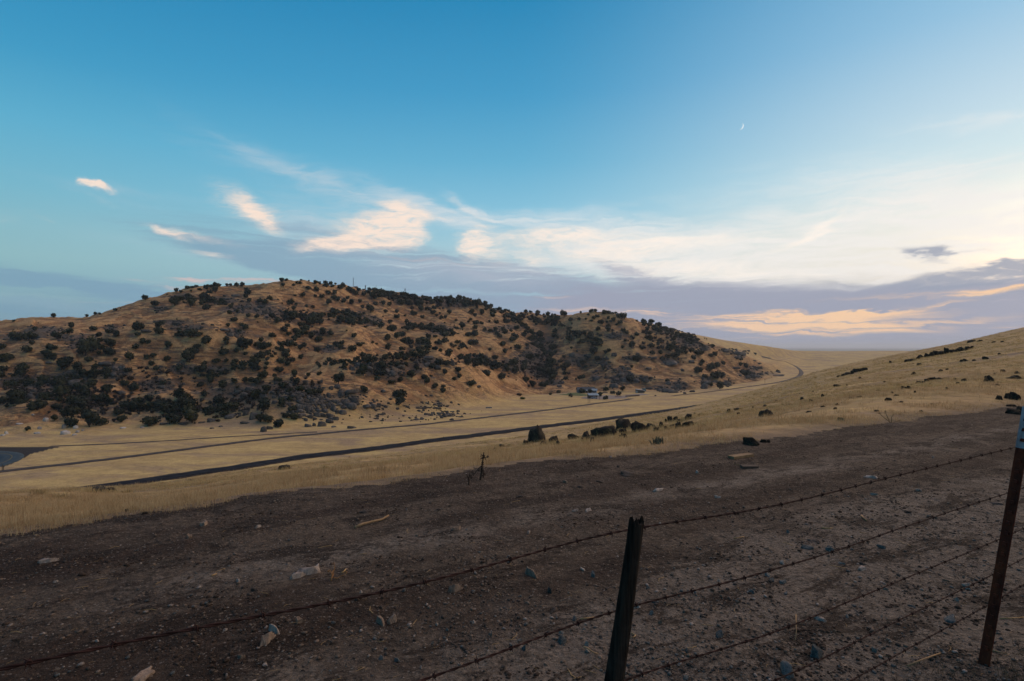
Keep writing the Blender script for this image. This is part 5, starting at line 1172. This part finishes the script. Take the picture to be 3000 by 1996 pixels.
M_STICK = plain('dry_wood', (.26, .17, .09), .25, 20); M_STICKD = plain('dark_stem', (.05, .032, .022), .3, 30); M_STRAWM = plain('straw_stem', (.34, .22, .10), .2, 20)
def gp(x, y, lift=.01, ymin=1.2):
    X_, Y_ = hit_snap([x], [y], ymin=ymin); return Vector((float(X_[0]), float(Y_[0]), z_of(float(X_[0]), float(Y_[0])) + lift))
def stick(pts, rad, mat, label, name='stick', cat='stick', lifts=None):
    P3 = [gp(x, y, .008 + (lifts[i] if lifts else 0)) for i, (x, y) in enumerate(pts)]
    o0 = P3[0].copy(); b_ = MB(); b_.tube([p - o0 for p in P3], [rad * (1 - .4 * i / max(len(P3) - 1, 1)) for i in range(len(P3))], 6)
    o = obj(name, b_.mesh(name, True), mat, loc=o0, cat=cat, group='sticks and straws on the dirt track'); lab(o, label, pts[0][0]); return o
stick([(1040, 1548), (1062, 1541), (1090, 1537), (1120, 1527), (1139, 1521)], .014, M_STICK, 'long pale stick lying on the middle of the dirt track', lifts=(0, .01, .02, .01, .03))
stick([(1710, 1905), (1722, 1915), (1737, 1921), (1752, 1920)], .005, M_STICK, 'thin curved straw just left of the wooden post foot', lifts=(.01, .02, .01, 0))
stick([(1700, 1817), (1722, 1815), (1745, 1812)], .005, M_STRAWM, 'short yellow straw left of the wooden post, above the lower wire')
stick([(1000, 1682), (1008, 1677), (1014, 1670)], .006, M_STRAWM, 'short bent straw by the orange weed stem')
stick([(2524, 1513), (2530, 1520), (2539, 1528)], .010, M_STICK, 'short tan stick on the far dirt between the wires')
stick([(2408, 1549), (2428, 1551), (2438, 1550)], .006, M_STRAWM, 'thin straw on gravel right of wooden post')
stick([(2150, 1580), (2180, 1575)], .005, M_STRAWM, 'thin straw near the top wire right of the wooden post')
stick([(620, 1690), (635, 1684)], .005, M_STRAWM, 'short straw left of the whitish stone pile')
stick([(2930, 1816), (2965, 1815), (3000, 1812)], .004, M_STRAWM, 'thin straw right of the steel post near its foot')
stick([(2900, 1908), (2930, 1916), (2952, 1920)], .005, M_STICK, 'tan straw at the foot of the steel post, right side')
stick([(2332, 1850), (2333, 1870), (2330, 1880)], .004, M_STICK, 'thin upright straw beside the third wire', lifts=(.09, .03, 0))
stick([(2660, 1955), (2700, 1938), (2755, 1918)], .005, M_STICK, 'long pale straw at the bottom right, below the lowest wire')
stick([(1850, 1858), (1862, 1866), (1856, 1872), (1838, 1868)], .005, M_STICK, 'curled straw right of the wooden post below the second wire')
def plank(x0, y0, x1, y1, wd, label, mat):
    a, b_ = gp(x0, y0), gp(x1, y1); L = (b_ - a).length; m_ = MB(); m_.box(0, L, -wd / 2, wd / 2, -.01, .028)
    o = obj('plank', m_.mesh('plank'), mat, loc=a, rot=(.05, 0, math.atan2(b_.y - a.y, b_.x - a.x)), cat='plank', group='old planks on the dirt'); lab(o, label, x0)
plank(2141, 1344, 2200, 1336, .11, 'short yellowish plank at the far edge of the dirt', plain('old_plank', (.20, .13, .07), .25, 14))
plank(2172, 1372, 2218, 1371, .10, 'dark weathered plank below the yellowish plank on the dirt', plain('dark_plank', (.07, .05, .038), .25, 14))

# dry weeds
def weed(base, segs, mat, label, name='dry_weed', heads=()):
    """segs: lists of (photo x, y) read in the upright plane through the base point"""
    p0 = gp(*base, lift=-.01, ymin=4); k = p0.y / FPX; b_ = MB(); r = random.Random(int(base[0]))
    for rad, pts in segs:
        P3 = [Vector(((x - base[0]) * k, r.uniform(-.04, .04), (base[1] - y) * k)) for x, y in pts]
        b_.tube(P3, [rad * (1 - .6 * i / len(P3)) for i in range(len(P3))], 5)
    e = empty(name, p0, cat='weed', group='dry weeds at the dirt edge'); lab(e, label, base[0])
    obj('stem', b_.mesh('stem', True), mat, parent=e)
    if heads:
        h_ = MB()
        for (x, y, s) in heads:
            for q in range(12):
                c = Vector(((x - base[0]) * k + r.gauss(0, s * k * .5), r.gauss(0, s * k * .4), (base[1] - y) * k + r.gauss(0, s * k * .5))); d = Vector((r.gauss(0, 1), r.gauss(0, 1), r.gauss(0, 1))).normalized() * s * k * .35
                h_.tube([c - d, c, c + d], [.002, .007, .002], 4)
        obj('seed_heads', h_.mesh('seed_heads'), mat, parent=e)
cv = lambda L: [(1350 + x / 13.07, 1320 + y / 13.07) for x, y in L]
weed((1407, 1405), [(.013, cv([(750, 1110), (775, 930), (795, 760), (820, 560), (840, 400), (870, 200), (885, 30)])), (.008, cv([(860, 1000), (870, 830), (840, 700), (820, 560)])), (.008, cv([(810, 540), (700, 660), (600, 760), (480, 920)])), (.006, cv([(780, 950), (870, 930), (960, 900)])), (.006, cv([(860, 230), (940, 240), (1030, 205)]))], M_STICKD, 'tall dark dry weed standing at the far dirt edge in mid frame', heads=[(1350 + x / 13.07, 1320 + y / 13.07, s) for x, y, s in ((850, 220, 7), (900, 260, 6), (830, 480, 5), (820, 620, 6), (830, 760, 6), (400, 940, 8), (430, 820, 5), (870, 860, 5), (1020, 205, 4))])
weed((1374, 1418), [(.012, cv([(320, 1290), (310, 1130), (280, 1000), (220, 890)])), (.004, cv([(320, 1000), (345, 830), (370, 660)]))], M_STICKD, 'bare bent stem left of the tall dark weed')
cw = lambda L: [(2100 + x / G4, 900 + y / G4) for x, y in L]
weed((2609, 1238), [(.012, cw([(1330, 885), (1290, 850), (1250, 815)])), (.010, cw([(1330, 885), (1305, 830), (1292, 795)])), (.010, cw([(1330, 885), (1340, 840), (1350, 815)])), (.008, cw([(1330, 885), (1400, 860), (1430, 855)]))], M_STICK, 'spiky dry thistle at the dirt edge on the right', heads=[(2100 + 1250 / G4, 900 + 812 / G4, 3), (2100 + 1292 / G4, 900 + 795 / G4, 3)])
ow = lambda L: [(800 + x / 7.84, 1600 + y / 7.84) for x, y in L]
M_ORANGE = plain('orange_stem', (.30, .15, .06), .2, 20)
weed((973, 1697), [(.006, ow([(1355, 760), (1380, 660), (1375, 610)])), (.004, ow([(1375, 670), (1310, 600), (1265, 545)])), (.004, ow([(1390, 670), (1500, 670), (1600, 640), (1690, 575)])), (.003, ow([(1375, 650), (1395, 500), (1390, 350)])), (.003, ow([(1370, 650), (1345, 600), (1350, 560)]))], M_ORANGE, 'small orange dry weed right of the whitish stone pile', name='orange_weed', heads=[(800 + 1270 / 7.84, 1600 + 550 / 7.84, 1.5), (800 + 1680 / 7.84, 1600 + 570 / 7.84, 2.5), (800 + 1370 / 7.84, 1600 + 620 / 7.84, 4)])

# ------------------------------------------------------------------ barbed wire fence
fence = empty('barbed_wire_fence', (FA[0], FA[1], 0), cat='fence'); lab(fence, 'rusty barbed wire fence on leaning wooden and steel posts in front of the dirt', 1800)
def fpart(name, me, mat, parent=fence, sub=False): 
    o = obj(name, me, mat, parent=parent)
    if parent is fence: o.location = (-FA[0], -FA[1], 0)
    return o
def wood_material():
    m, g, b = new_mat('weathered_post'); P = objvec(g)
    st = g.noise(g.mapping(P, scale=(60, 60, 2.0)), 1, 5, .65, .4); bl = g.noise(P, 9, 4, .6)
    c = g.mix(g.rng(st, .3, .7), (.006, .005, .0045), (.036, .028, .022)); c = g.mix(g.math('MULTIPLY', g.rng(bl, .5, .7), .4), c, (.05, .045, .04))
    g.put(b.inputs['Base Color'], c); bump(g, b, st, .006, 1.0); b.inputs['Specular IOR Level'].default_value = .02; return m
M_POST = wood_material()
def wood_post(name, bot, top, r0, r1, seed, flat=.8):
    r = np.random.default_rng(seed); n = 22; NS = 26; B0 = np.array(bot); T0 = np.array(top); V = []
    for i in range(n):
        f_ = i / (n - 1); c = B0 + (T0 - B0) * f_; rad = r0 + (r1 - r0) * f_
        for k in range(NS):
            a = 2 * math.pi * k / NS; gv = 1 + .035 * math.sin(3 * a + seed) + .02 * math.sin(7 * a + 2 * f_) - .03 * (k % 7 == 0) + .03 * r.normal() * .5
            gv *= 1 + .05 * math.sin(f_ * 9 + a)
            V.append((c[0] + math.cos(a) * rad * gv, c[1] + math.sin(a) * rad * gv * flat, c[2] + (0 if i < n - 1 else .010 * math.sin(2 * a + 1) + .007 * r.normal())))
    # splintered top with a hollow middle
    for ring, (sc, dz_) in enumerate(((.74, .004), (.4, -.006))):
        for k in range(NS):
            a = 2 * math.pi * k / NS; V.append((T0[0] + math.cos(a) * r1 * sc, T0[1] + math.sin(a) * r1 * sc * flat, T0[2] + dz_ + .006 * math.sin(2 * a + 1) + .008 * r.normal()))
    F = [(i * NS + k, i * NS + (k + 1) % NS, (i + 1) * NS + (k + 1) % NS, (i + 1) * NS + k) for i in range(n + 1) for k in range(NS)]; F.append(tuple(range((n + 1) * NS, (n + 2) * NS)))
    me = D.meshes.new(name); me.from_pydata(V, [], F); me.update(); return me
fpart('wooden_post', wood_post('wooden_post', (.146, 1.655, -.35), (.360, 1.655, 1.150), .043, .0215, 3), M_POST)
fpart('wooden_post', wood_post('wooden_post', (-2.62, -.13, -.3), (-2.50, -.13, 1.25), .055, .042, 8), M_POST)
# steel T posts
def rust_material(name, c1, c2, c3):
    m, g, b = new_mat(name); P = objvec(g); n = g.noise(g.mapping(P, scale=(14, 14, 5)), 1, 6, .75)
    g.put(b.inputs['Base Color'], g.ramp(n, [(.3, c1), (.5, c2), (.68, c3)])); b.inputs['Roughness'].default_value = .75; b.inputs['Metallic'].default_value = .0
    bump(g, b, n, .003); return m
M_RUST = rust_material('rust', (.022, .005, .003), (.080, .016, .007), (.15, .032, .011))
M_RWIRE = rust_material('rusty_wire', (.009, .005, .0045), (.026, .011, .009), (.048, .020, .015))
M_WPAINT = rust_material('flaking_white_paint', (.13, .07, .05), (.27, .25, .26), (.34, .33, .34))
def tpost(bx_, by_, tx2, ty2, z0, z1, yaw):
    ax = Vector((tx2 - bx_, ty2 - by_, z1 - z0)); L = ax.length
    rot = Matrix.Rotation(yaw, 4, 'Z'); tilt = Vector((0, 0, 1)).rotation_difference(ax.normalized()).to_matrix().to_4x4(); M = Matrix.Translation((bx_, by_, z0)) @ tilt @ rot
    def prof(mb, l0, l1, grow=0.0):
        g_ = grow; pl = [(-.024 - g_, -.004 - g_), (.024 + g_, -.004 - g_), (.024 + g_, .001 + g_), (.005 + g_, .003 + g_), (.0035 + g_, .034 + g_), (-.0035 - g_, .034 + g_), (-.005 - g_, .003 + g_), (-.024 - g_, .001 + g_)]
        n = len(pl); V = [tuple(M @ Vector((x, y, l))) for l in (l0, l1) for x, y in pl]; mb.add(V, [(i, (i + 1) % n, (i + 1) % n + n, i + n) for i in range(n)] + [tuple(reversed(range(n))), tuple(range(n, 2 * n))])
    b_ = MB(); prof(b_, -.4, L); po = fpart('steel_post', b_.mesh('steel_post'), M_RUST)
    w_ = MB(); prof(w_, L - .215, L + .002, .0012); obj('painted_tip', w_.mesh('painted_tip'), M_WPAINT, parent=po)
    s_ = MB()
    l_ = .08
    sm_ = None
    while l_ < L - .02:
        q = MB(); V = [tuple(M @ Vector(p)) for p in ((-.010, -.012, l_), (.010, -.012, l_), (.010, -.003, l_), (-.010, -.003, l_), (-.008, -.010, l_ + .016), (.008, -.010, l_ + .016), (.008, -.003, l_ + .018), (-.008, -.003, l_ + .018))]
        q.add(V, [(0, 3, 2, 1), (4, 5, 6, 7), (0, 1, 5, 4), (1, 2, 6, 5), (2, 3, 7, 6), (3, 0, 4, 7)]); obj('stud', q.mesh('stud'), M_RUST, parent=po); l_ += .054
    return po
STX, STY = 2.415, 2.93
tpost(STX, STY, STX + .262, STY + .02, .03, 1.345, R(-62))
tpost(5.15, 4.60, 5.33, 4.62, .03, 1.36, R(-62))
# wires through the points read from the photograph, in the fence plane
def fpt(x, y):
    s = (x - 1500) / FPX; t = (FA[0] - s * FA[1]) / (s * TD[1] - TD[0]); X_ = FA[0] + t * TD[0]; Y_ = FA[1] + t * TD[1]
    rx, ry, rz = ray(x, y); return t, EYE + float(rz / ry) * Y_
WR = [[(0, 1982), (444, 1875), (1000, 1781), (1488, 1672), (1843, 1584), (2000, 1552), (2307, 1482), (2646, 1395), (2790, 1361), (2968, 1316)],
      [(1310, 1996), (1425, 1961), (1535, 1926), (1775, 1848), (1835, 1828), (2000, 1775), (2243, 1689), (2361, 1650), (2500, 1608), (2635, 1557), (2710, 1533), (2877, 1473), (2946, 1452)],
      [(2000, 1983), (2143, 1920), (2315, 1853), (2444, 1793), (2599, 1728), (2719, 1675), (2922, 1588)],
      [(2310, 1996), (2440, 1930), (2535, 1878), (2672, 1806), (2795, 1745), (2906, 1692)],
      [(2510, 1996), (2614, 1935), (2710, 1880), (2790, 1838), (2890, 1785)]]
barb = MB()
for s_2 in (-1, 1):
    barb.tube([(math.cos(a) * .0042, math.sin(a) * .0042, s_2 * .0022) for a in np.linspace(0, 5.4, 8)], .0016, 4)
    barb.tube([(.004, 0, s_2 * .002), (.010 * s_2, .004, s_2 * .004)], [.0017, .0006], 4); barb.tube([(-.004, 0, s_2 * .002), (-.009 * s_2, -.006, -s_2 * .003)], [.0017, .0006], 4)
BARB = barb.mesh('barb'); BARB.materials.append(M_RWIRE)
rb = random.Random(9)
for wi, pts in enumerate(WR):
    tz = [fpt(*p) for p in pts]; tt = [p[0] for p in tz]; zz = [p[1] for p in tz]
    zL = zz[0]; t0, t1 = -2.0, 7.55
    tk = [t0] + tt + [t1]; zk = [zL + (.03 if wi < 3 else .0)] + zz + [zz[-1] + .01]
    ts = np.arange(t0, t1, .012); z_s = np.interp(ts, tk, zk)
    kz = np.ones(41) / 41; z_s = np.convolve(np.pad(z_s, 20, mode='edge'), kz, mode='valid')
    off = .062 * np.exp(-((ts - 1.40) / .5) ** 2) + .02 + .004 * np.sin(ts * 2.3 + wi)
    xs = FA[0] + ts * TD[0] + ND[0] * off; ys = FA[1] + ts * TD[1] + ND[1] * off
    b_ = MB()
    for ph in (0, math.pi):
        a = ts / .038 * math.pi + ph; rr_ = .0018
        P3 = [(x - TD[1] * 0 + ND[0] * math.cos(q) * rr_, y + ND[1] * math.cos(q) * rr_, z + math.sin(q) * rr_) for x, y, z, q in zip(xs, ys, z_s, a)]
        b_.tube(P3, .0020, 5, cap=False)
    wo = fpart('wire', b_.mesh('wire', True), M_RWIRE)
    t = t0 + .06 + rb.uniform(0, .1)
    while t < t1:
        if -.9 < t < 4.6:
            i = int((t - t0) / .012); o = obj('barb', BARB, parent=wo, loc=(xs[i], ys[i], z_s[i]), rot=(rb.uniform(0, 6.28), math.pi / 2 + rb.uniform(-.15, .15), math.atan2(TD[1], TD[0])))
        t += .122 + rb.uniform(-.012, .012)

# ------------------------------------------------------------------ scattered ground cover (instances)
def scatter(name, meshes, X_, Y_, Z_, rz, sc, idx, label, tilt=None):
    col = D.collections.new(name + '_kinds')
    for k, me in enumerate(meshes):
        o = D.objects.new(f'{name}_kind_{k:02d}', me); col.objects.link(o)
    n = len(X_); me = D.meshes.new(name); me.vertices.add(n); me.vertices.foreach_set('co', np.stack([X_, Y_, Z_], 1).astype(np.float32).ravel())
    fattr(me, 'rz', rz); fattr(me, 'sc', sc); fattr(me, 'szf', tilt if tilt is not None else np.ones(n))
    a = me.attributes.new('idx', 'INT', 'POINT'); a.data.foreach_set('value', idx.astype(np.int32)); me.update()
    o = obj(name, me, kind='stuff', label=label)
    ng = D.node_groups.new(name, 'GeometryNodeTree'); ng.interface.new_socket('Geometry', in_out='INPUT', socket_type='NodeSocketGeometry'); ng.interface.new_socket('Geometry', in_out='OUTPUT', socket_type='NodeSocketGeometry')
    N = ng.nodes; L = ng.links; gi = N.new('NodeGroupInput'); go = N.new('NodeGroupOutput'); ip = N.new('GeometryNodeInstanceOnPoints'); ci = N.new('GeometryNodeCollectionInfo')
    ci.inputs['Collection'].default_value = col; ci.inputs['Separate Children'].default_value = True; ci.inputs['Reset Children'].default_value = True
    def na(nm, t):
        q = N.new('GeometryNodeInputNamedAttribute'); q.data_type = t; q.inputs['Name'].default_value = nm; return [s for s in q.outputs if s.enabled and s.name == 'Attribute'][0]
    cx = N.new('ShaderNodeCombineXYZ'); L.new(na('rz', 'FLOAT'), cx.inputs[2])
    cs = N.new('ShaderNodeCombineXYZ'); s_ = na('sc', 'FLOAT'); mz = N.new('ShaderNodeMath'); mz.operation = 'MULTIPLY'; L.new(s_, mz.inputs[0]); L.new(na('szf', 'FLOAT'), mz.inputs[1])
    L.new(s_, cs.inputs[0]); L.new(s_, cs.inputs[1]); L.new(mz.outputs[0], cs.inputs[2])
    L.new(gi.outputs[0], ip.inputs['Points']); L.new(ci.outputs[0], ip.inputs['Instance']); ip.inputs['Pick Instance'].default_value = True
    L.new(na('idx', 'INT'), ip.inputs['Instance Index']); L.new(cx.outputs[0], ip.inputs['Rotation']); L.new(cs.outputs[0], ip.inputs['Scale']); L.new(ip.outputs[0], go.inputs[0])
    md = o.modifiers.new('scatter', 'NODES'); md.node_group = ng; return o

def grass_material(name, c1, c2, c3):
    m, g, b = new_mat(name); inf = g.node('ShaderNodeObjectInfo'); rnd = inf.outputs['Random']
    geo = g.node('ShaderNodeNewGeometry'); P = geo.outputs['Position']
    big = g.noise(P, .22, 3, .6)
    pt = g.noise(P, 1.1, 4, .7)
    c = g.ramp(g.math('ADD', g.math('MULTIPLY', rnd, .5), g.math('ADD', g.math('MULTIPLY', big, .3), g.math('MULTIPLY_ADD', pt, .9, -.3))), [(.22, c1), (.55, c2), (.85, c3)])
    g.put(b.inputs['Base Color'], c); b.inputs['Roughness'].default_value = .8
    tr = g.node('ShaderNodeBsdfTranslucent'); g.put(tr.inputs[0], c); mx = g.node('ShaderNodeMixShader'); mx.inputs[0].default_value = .45
    o_ = [n for n in g.n if n.type == 'OUTPUT_MATERIAL'][0]; g.l.new(b.outputs[0], mx.inputs[1]); g.l.new(tr.outputs[0], mx.inputs[2]); g.l.new(mx.outputs[0], o_.inputs[0])
    return m
M_GRASS = grass_material('dry_grass', (.22, .14, .075), (.43, .30, .155), (.50, .38, .22))
M_GRASSF = grass_material('yellow_grass', (.20, .145, .07), (.45, .33, .155), (.52, .40, .20))
def clump(seed, n, h, spread, wd, mat, lean=.35):
    r = np.random.default_rng(seed); V = []; F = []
    for _ in range(n):
        a = r.uniform(0, 6.28); d = abs(r.normal()) * spread * .5; bx_, by_ = math.cos(a) * d, math.sin(a) * d
        hh = h * r.uniform(.45, 1.15); la = r.uniform(0, 6.28); ln = abs(r.normal()) * lean * hh; ox, oy = math.cos(la) * ln, math.sin(la) * ln
        wa = r.uniform(0, 6.28); wx, wy = math.cos(wa) * wd, math.sin(wa) * wd; k = len(V)
        V += [(bx_ - wx, by_ - wy, -.02), (bx_ + wx, by_ + wy, -.02), (bx_ + ox * .35 + wx * .8, by_ + oy * .35 + wy * .8, hh * .6), (bx_ + ox * .35 - wx * .8, by_ + oy * .35 - wy * .8, hh * .6), (bx_ + ox, by_ + oy, hh)]
        F += [(k, k + 1, k + 2), (k, k + 2, k + 3), (k + 3, k + 2, k + 4)]
    me = D.meshes.new('tuft'); me.from_pydata(V, [], F); me.materials.append(mat); me.update(); return me
rg = np.random.default_rng(77)
def field(n, dmin, dmax, smin=-1.25, smax=1.25):
    """random points in front of the viewer, evenly spread over depth on a log scale"""
    Yq = np.exp(rg.uniform(math.log(dmin), math.log(dmax), n)); sq = rg.uniform(smin, smax, n); return sq * Yq, Yq
def on_slope(X_, Y_, lo=.05, hi=1e9):
    q = q_of(X_, Y_) - edge_q(np.clip(t_of(X_, Y_), -60, 60)); s, d = coords(X_, Y_); return (q > lo) & (q < hi) & (d < interp_s(Y3, s) * 1.25)
# close to the dirt: thin upright grass
X_, Y_ = field(120000, 4.5, 40)
q_e = q_of(X_, Y_) - edge_q(np.clip(t_of(X_, Y_), -60, 60))
dens = sstep(q_e, -.3, .9) * .6 + .4
pat = fbm(X_ / 2.2, Y_ / 2.2, 3); pat2 = fbm(X_ / 6.5 + 30, Y_ / 4.0, 2)
k_ = on_slope(X_, Y_, -.12) & (rg.uniform(size=len(X_)) < dens * np.clip(.48 + 1.9 * pat + 1.3 * pat2, .04, 1) * sstep(Y_, 2, 14) ** .2)
X_, Y_ = X_[k_], Y_[k_]; n = len(X_); q_e = q_e[k_]
near_t = [clump(10 + i, 14, .115, .24, .0026, M_GRASS, .7) for i in range(4)] + [clump(20 + i, 6, .24, .12, .0024, M_GRASS, .3) for i in range(2)]
scatter('dry_grass', near_t, X_, Y_, H(X_, Y_), rg.uniform(0, 6.28, n), rg.uniform(.45, 1.15, n) * (.6 + .4 * sstep(q_e, 0, 2.0)), rg.choice(6, n, p=[.21, .21, .21, .21, .08, .08]), 'dry yellow grass growing on the slope beyond the dirt', tilt=rg.uniform(.6, 1.3, n))
# farther out: broader tufts
X_, Y_ = field(46000, 22, 215)
pat = fbm(X_ / 9, Y_ / 14, 3)
k_ = on_slope(X_, Y_) & (rg.uniform(size=len(X_)) < np.clip(.55 + 1.4 * pat, .08, 1))
X_, Y_ = X_[k_], Y_[k_]; n = len(X_)
far_t = [clump(40 + i, 20, .15, .8, .014, M_GRASSF, .8) for i in range(4)]
scatter('yellow_grass', far_t, X_, Y_, H(X_, Y_), rg.uniform(0, 6.28, n), rg.uniform(.45, 1.0, n) * np.clip((Y_ / 60), .6, 1.5), rg.integers(0, 4, n), 'yellow grass tufts over the upper slope and right hillside')
# grass pushing up round the boulders
bo = [o for o in SC.objects if o.get('group') in ('dark boulders in a row on the grass slope',) or (o.get('group') == 'rocks along the left part of the grass slope')]
gx = []; gy = []
for o in bo:
    if o.location.y < 12: continue
    w_ = max(o.scale.x, .3)
    for _ in range(int(26 * min(w_, 2.5)) + 6):
        gx.append(o.location.x + rg.normal() * w_ * .5); gy.append(o.location.y - w_ * .45 + rg.normal() * w_ * .16)
gx, gy = np.array(gx), np.array(gy); n = len(gx)
scatter('boulder_grass', [clump(60 + i, 12, .19, .3, .006, M_GRASSF, .35) for i in range(3)], gx, gy, H(gx, gy), rg.uniform(0, 6.28, n), rg.uniform(.5, 1.2, n), rg.integers(0, 3, n), 'taller yellow grass around the dark boulders')
# green plants in the dry grass
def plant(x, y, wpx, hpx, label):
    p0 = gp(x, y, ymin=5); k = p0.y / FPX
    me = clump(int(x), 60, hpx * k * 1.1, wpx * k * .7, .012, M_GREENP, .5); me.name = 'leaves'
    e = empty('green_plant', p0, cat='plant'); lab(e, label, x); obj('leaves', me, parent=e)
M_GREENP = leaf_material('grey_green_leaves', (.07, .09, .06), (.12, .15, .10))
plant(1928, 1301, 26, 18, 'grey-green bushy plant in the dry grass below the boulder row')
plant(2464, 1233, 18, 8, 'small green plant in the grass near the right dirt edge')
# gravel and crumbs on the dirt
X_, Y_ = field(200000, 1.3, 19, -1.2, 1.2)
q_e = q_of(X_, Y_); eqq = edge_q(np.clip(t_of(X_, Y_), -60, 60))
gvl = np.clip(sstep(q_e + .25 * np.sin(t_of(X_, Y_) * .8), 3.2, .8) + .25, 0, 1)
k_ = (q_e < eqq + .2) & (rg.uniform(size=len(X_)) < (.18 + .82 * gvl) * np.clip(.6 + 1.6 * fbm(X_ / .8, Y_ / .8, 3), .1, 1))
X_, Y_ = X_[k_], Y_[k_]; n = len(X_)
def pebble(seed, mat, dims=(1, .8, .46)):
    me = rock_mesh('pebble', seed, 1, dims, .09, 7, .5); me.materials.append(mat); return me
peb = [pebble(700 + i, (M_DKST, M_TAN, M_PALE, M_BLUE, M_DKST, M_TAN)[i]) for i in range(6)]
szs = np.exp(rg.normal(math.log(.0095), .6, n)).clip(.003, .036)
scatter('gravel', peb, X_, Y_, H(X_, Y_) + .1 * szs, rg.uniform(0, 6.28, n), szs, rg.choice(6, n, p=[.30, .26, .08, .10, .16, .10]), 'fine gravel and crumbs of stone on the dirt track')
# dung crumbs and soft clods in patches
X_, Y_ = field(110000, 1.6, 17, -1.2, 1.2); q_e = q_of(X_, Y_); pt = fbm(X_ / 1.1 + 60, Y_ / .6, 3)
k_ = (q_e < edge_q(np.clip(t_of(X_, Y_), -60, 60))) & (pt > .20) & (rg.uniform(size=len(X_)) < .6)
X_, Y_ = X_[k_], Y_[k_]; n = len(X_)
M_CRUMB = rock_material('dark_crumbs', (.022, .015, .011), (.042, .029, .021), (.07, .05, .037), None, 6, .004)
scatter('crumbs', [pebble(720 + i, M_CRUMB, (1, .8, .45)) for i in range(3)], X_, Y_, H(X_, Y_), rg.uniform(0, 6.28, n), np.exp(rg.normal(math.log(.014), .5, n)).clip(.004, .05), rg.integers(0, 3, n), 'dark crumbled dung and soil in patches on the dirt')
# loose straw bits
X_, Y_ = field(1500, 2.0, 14, -1.1, 1.1); k_ = q_of(X_, Y_) < 5.3; X_, Y_ = X_[k_], Y_[k_]; n = len(X_)
sw = []
for i in range(3):
    b_ = MB(); b_.tube([(-.5, 0, .05), (-.1, .06 * i, .09), (.2, .02, .06), (.5, .08 - .06 * i, .04)], [.018, .022, .02, .012], 4); me = b_.mesh('straw'); me.materials.append(M_STRAWM); sw.append(me)
scatter('straw', sw, X_, Y_, H(X_, Y_), rg.uniform(0, 6.28, n), np.exp(rg.normal(math.log(.035), .5, n)).clip(.015, .11), rg.integers(0, 3, n), 'bits of straw scattered over the dirt track')
# matted dry grass on the bank at the foot of the steel post
n = 420; X_ = 2.95 + rg.normal(size=n) * .45; Y_ = 2.62 + rg.normal(size=n) * .16
M_DGR = grass_material('grey_grass', (.05, .045, .035), (.09, .075, .055), (.14, .115, .08))
scatter('matted_grass', [clump(80 + i, 10, .07, .16, .0016, M_DGR, 1.4) for i in range(3)], X_, Y_, H(X_, Y_), rg.uniform(0, 6.28, n), rg.uniform(.6, 1.2, n), rg.integers(0, 3, n), 'matted grey grass on the bank by the steel post foot')

# ------------------------------------------------------------------ labels: tell look-alikes apart by their order in the photograph
ORD = ['leftmost', 'second from left', 'third from left', 'fourth from left', 'fifth from left', 'sixth from left', 'seventh from left', 'eighth from left', 'ninth from left', 'tenth from left']
by = {}
for o, t, x in LBL: by.setdefault(t, []).append((x, o))
for t, L in by.items():
    if 2 <= len(L) <= 10:
        L.sort(key=lambda p: p[0])
        for i, (x, o) in enumerate(L):
            tt_ = t.replace('dark bushy oak', 'oak').replace('touching its neighbours', 'in a clump').replace('standing alone', 'alone').replace('loosely spaced', 'spaced out').replace(' stone ', ' stone ')
            o['label'] = f"{ORD[i]}, {tt_}"

for o in list(SC.objects):
    t = o.get('label')
    if t and len(t.split()) > 16:
        for a, b_ in ((' the ', ' '), (' dark ', ' '), (' of ', ' ')):
            while len(t.split()) > 16 and a in t: t = t.replace(a, b_, 1)
        o['label'] = ' '.join(t.split()[:16])

# ------------------------------------------------------------------ air: the far plain fades to blue
b_ = MB(); b_.box(-46000, 46000, -300, 60000, -72, 118)
hm_ = D.materials.new('haze'); hm_.use_nodes = True; hm_.node_tree.nodes.clear(); hg = NT(hm_.node_tree)
pv = hg.node('ShaderNodeVolumePrincipled'); pv.inputs['Color'].default_value = (.80, .88, 1.0, 1); pv.inputs['Density'].default_value = 6.5e-5; pv.inputs['Anisotropy'].default_value = .3
ho = hg.node('ShaderNodeOutputMaterial'); hg.l.new(pv.outputs[0], ho.inputs['Volume'])
obj('haze', b_.mesh('haze'), hm_, kind='stuff')
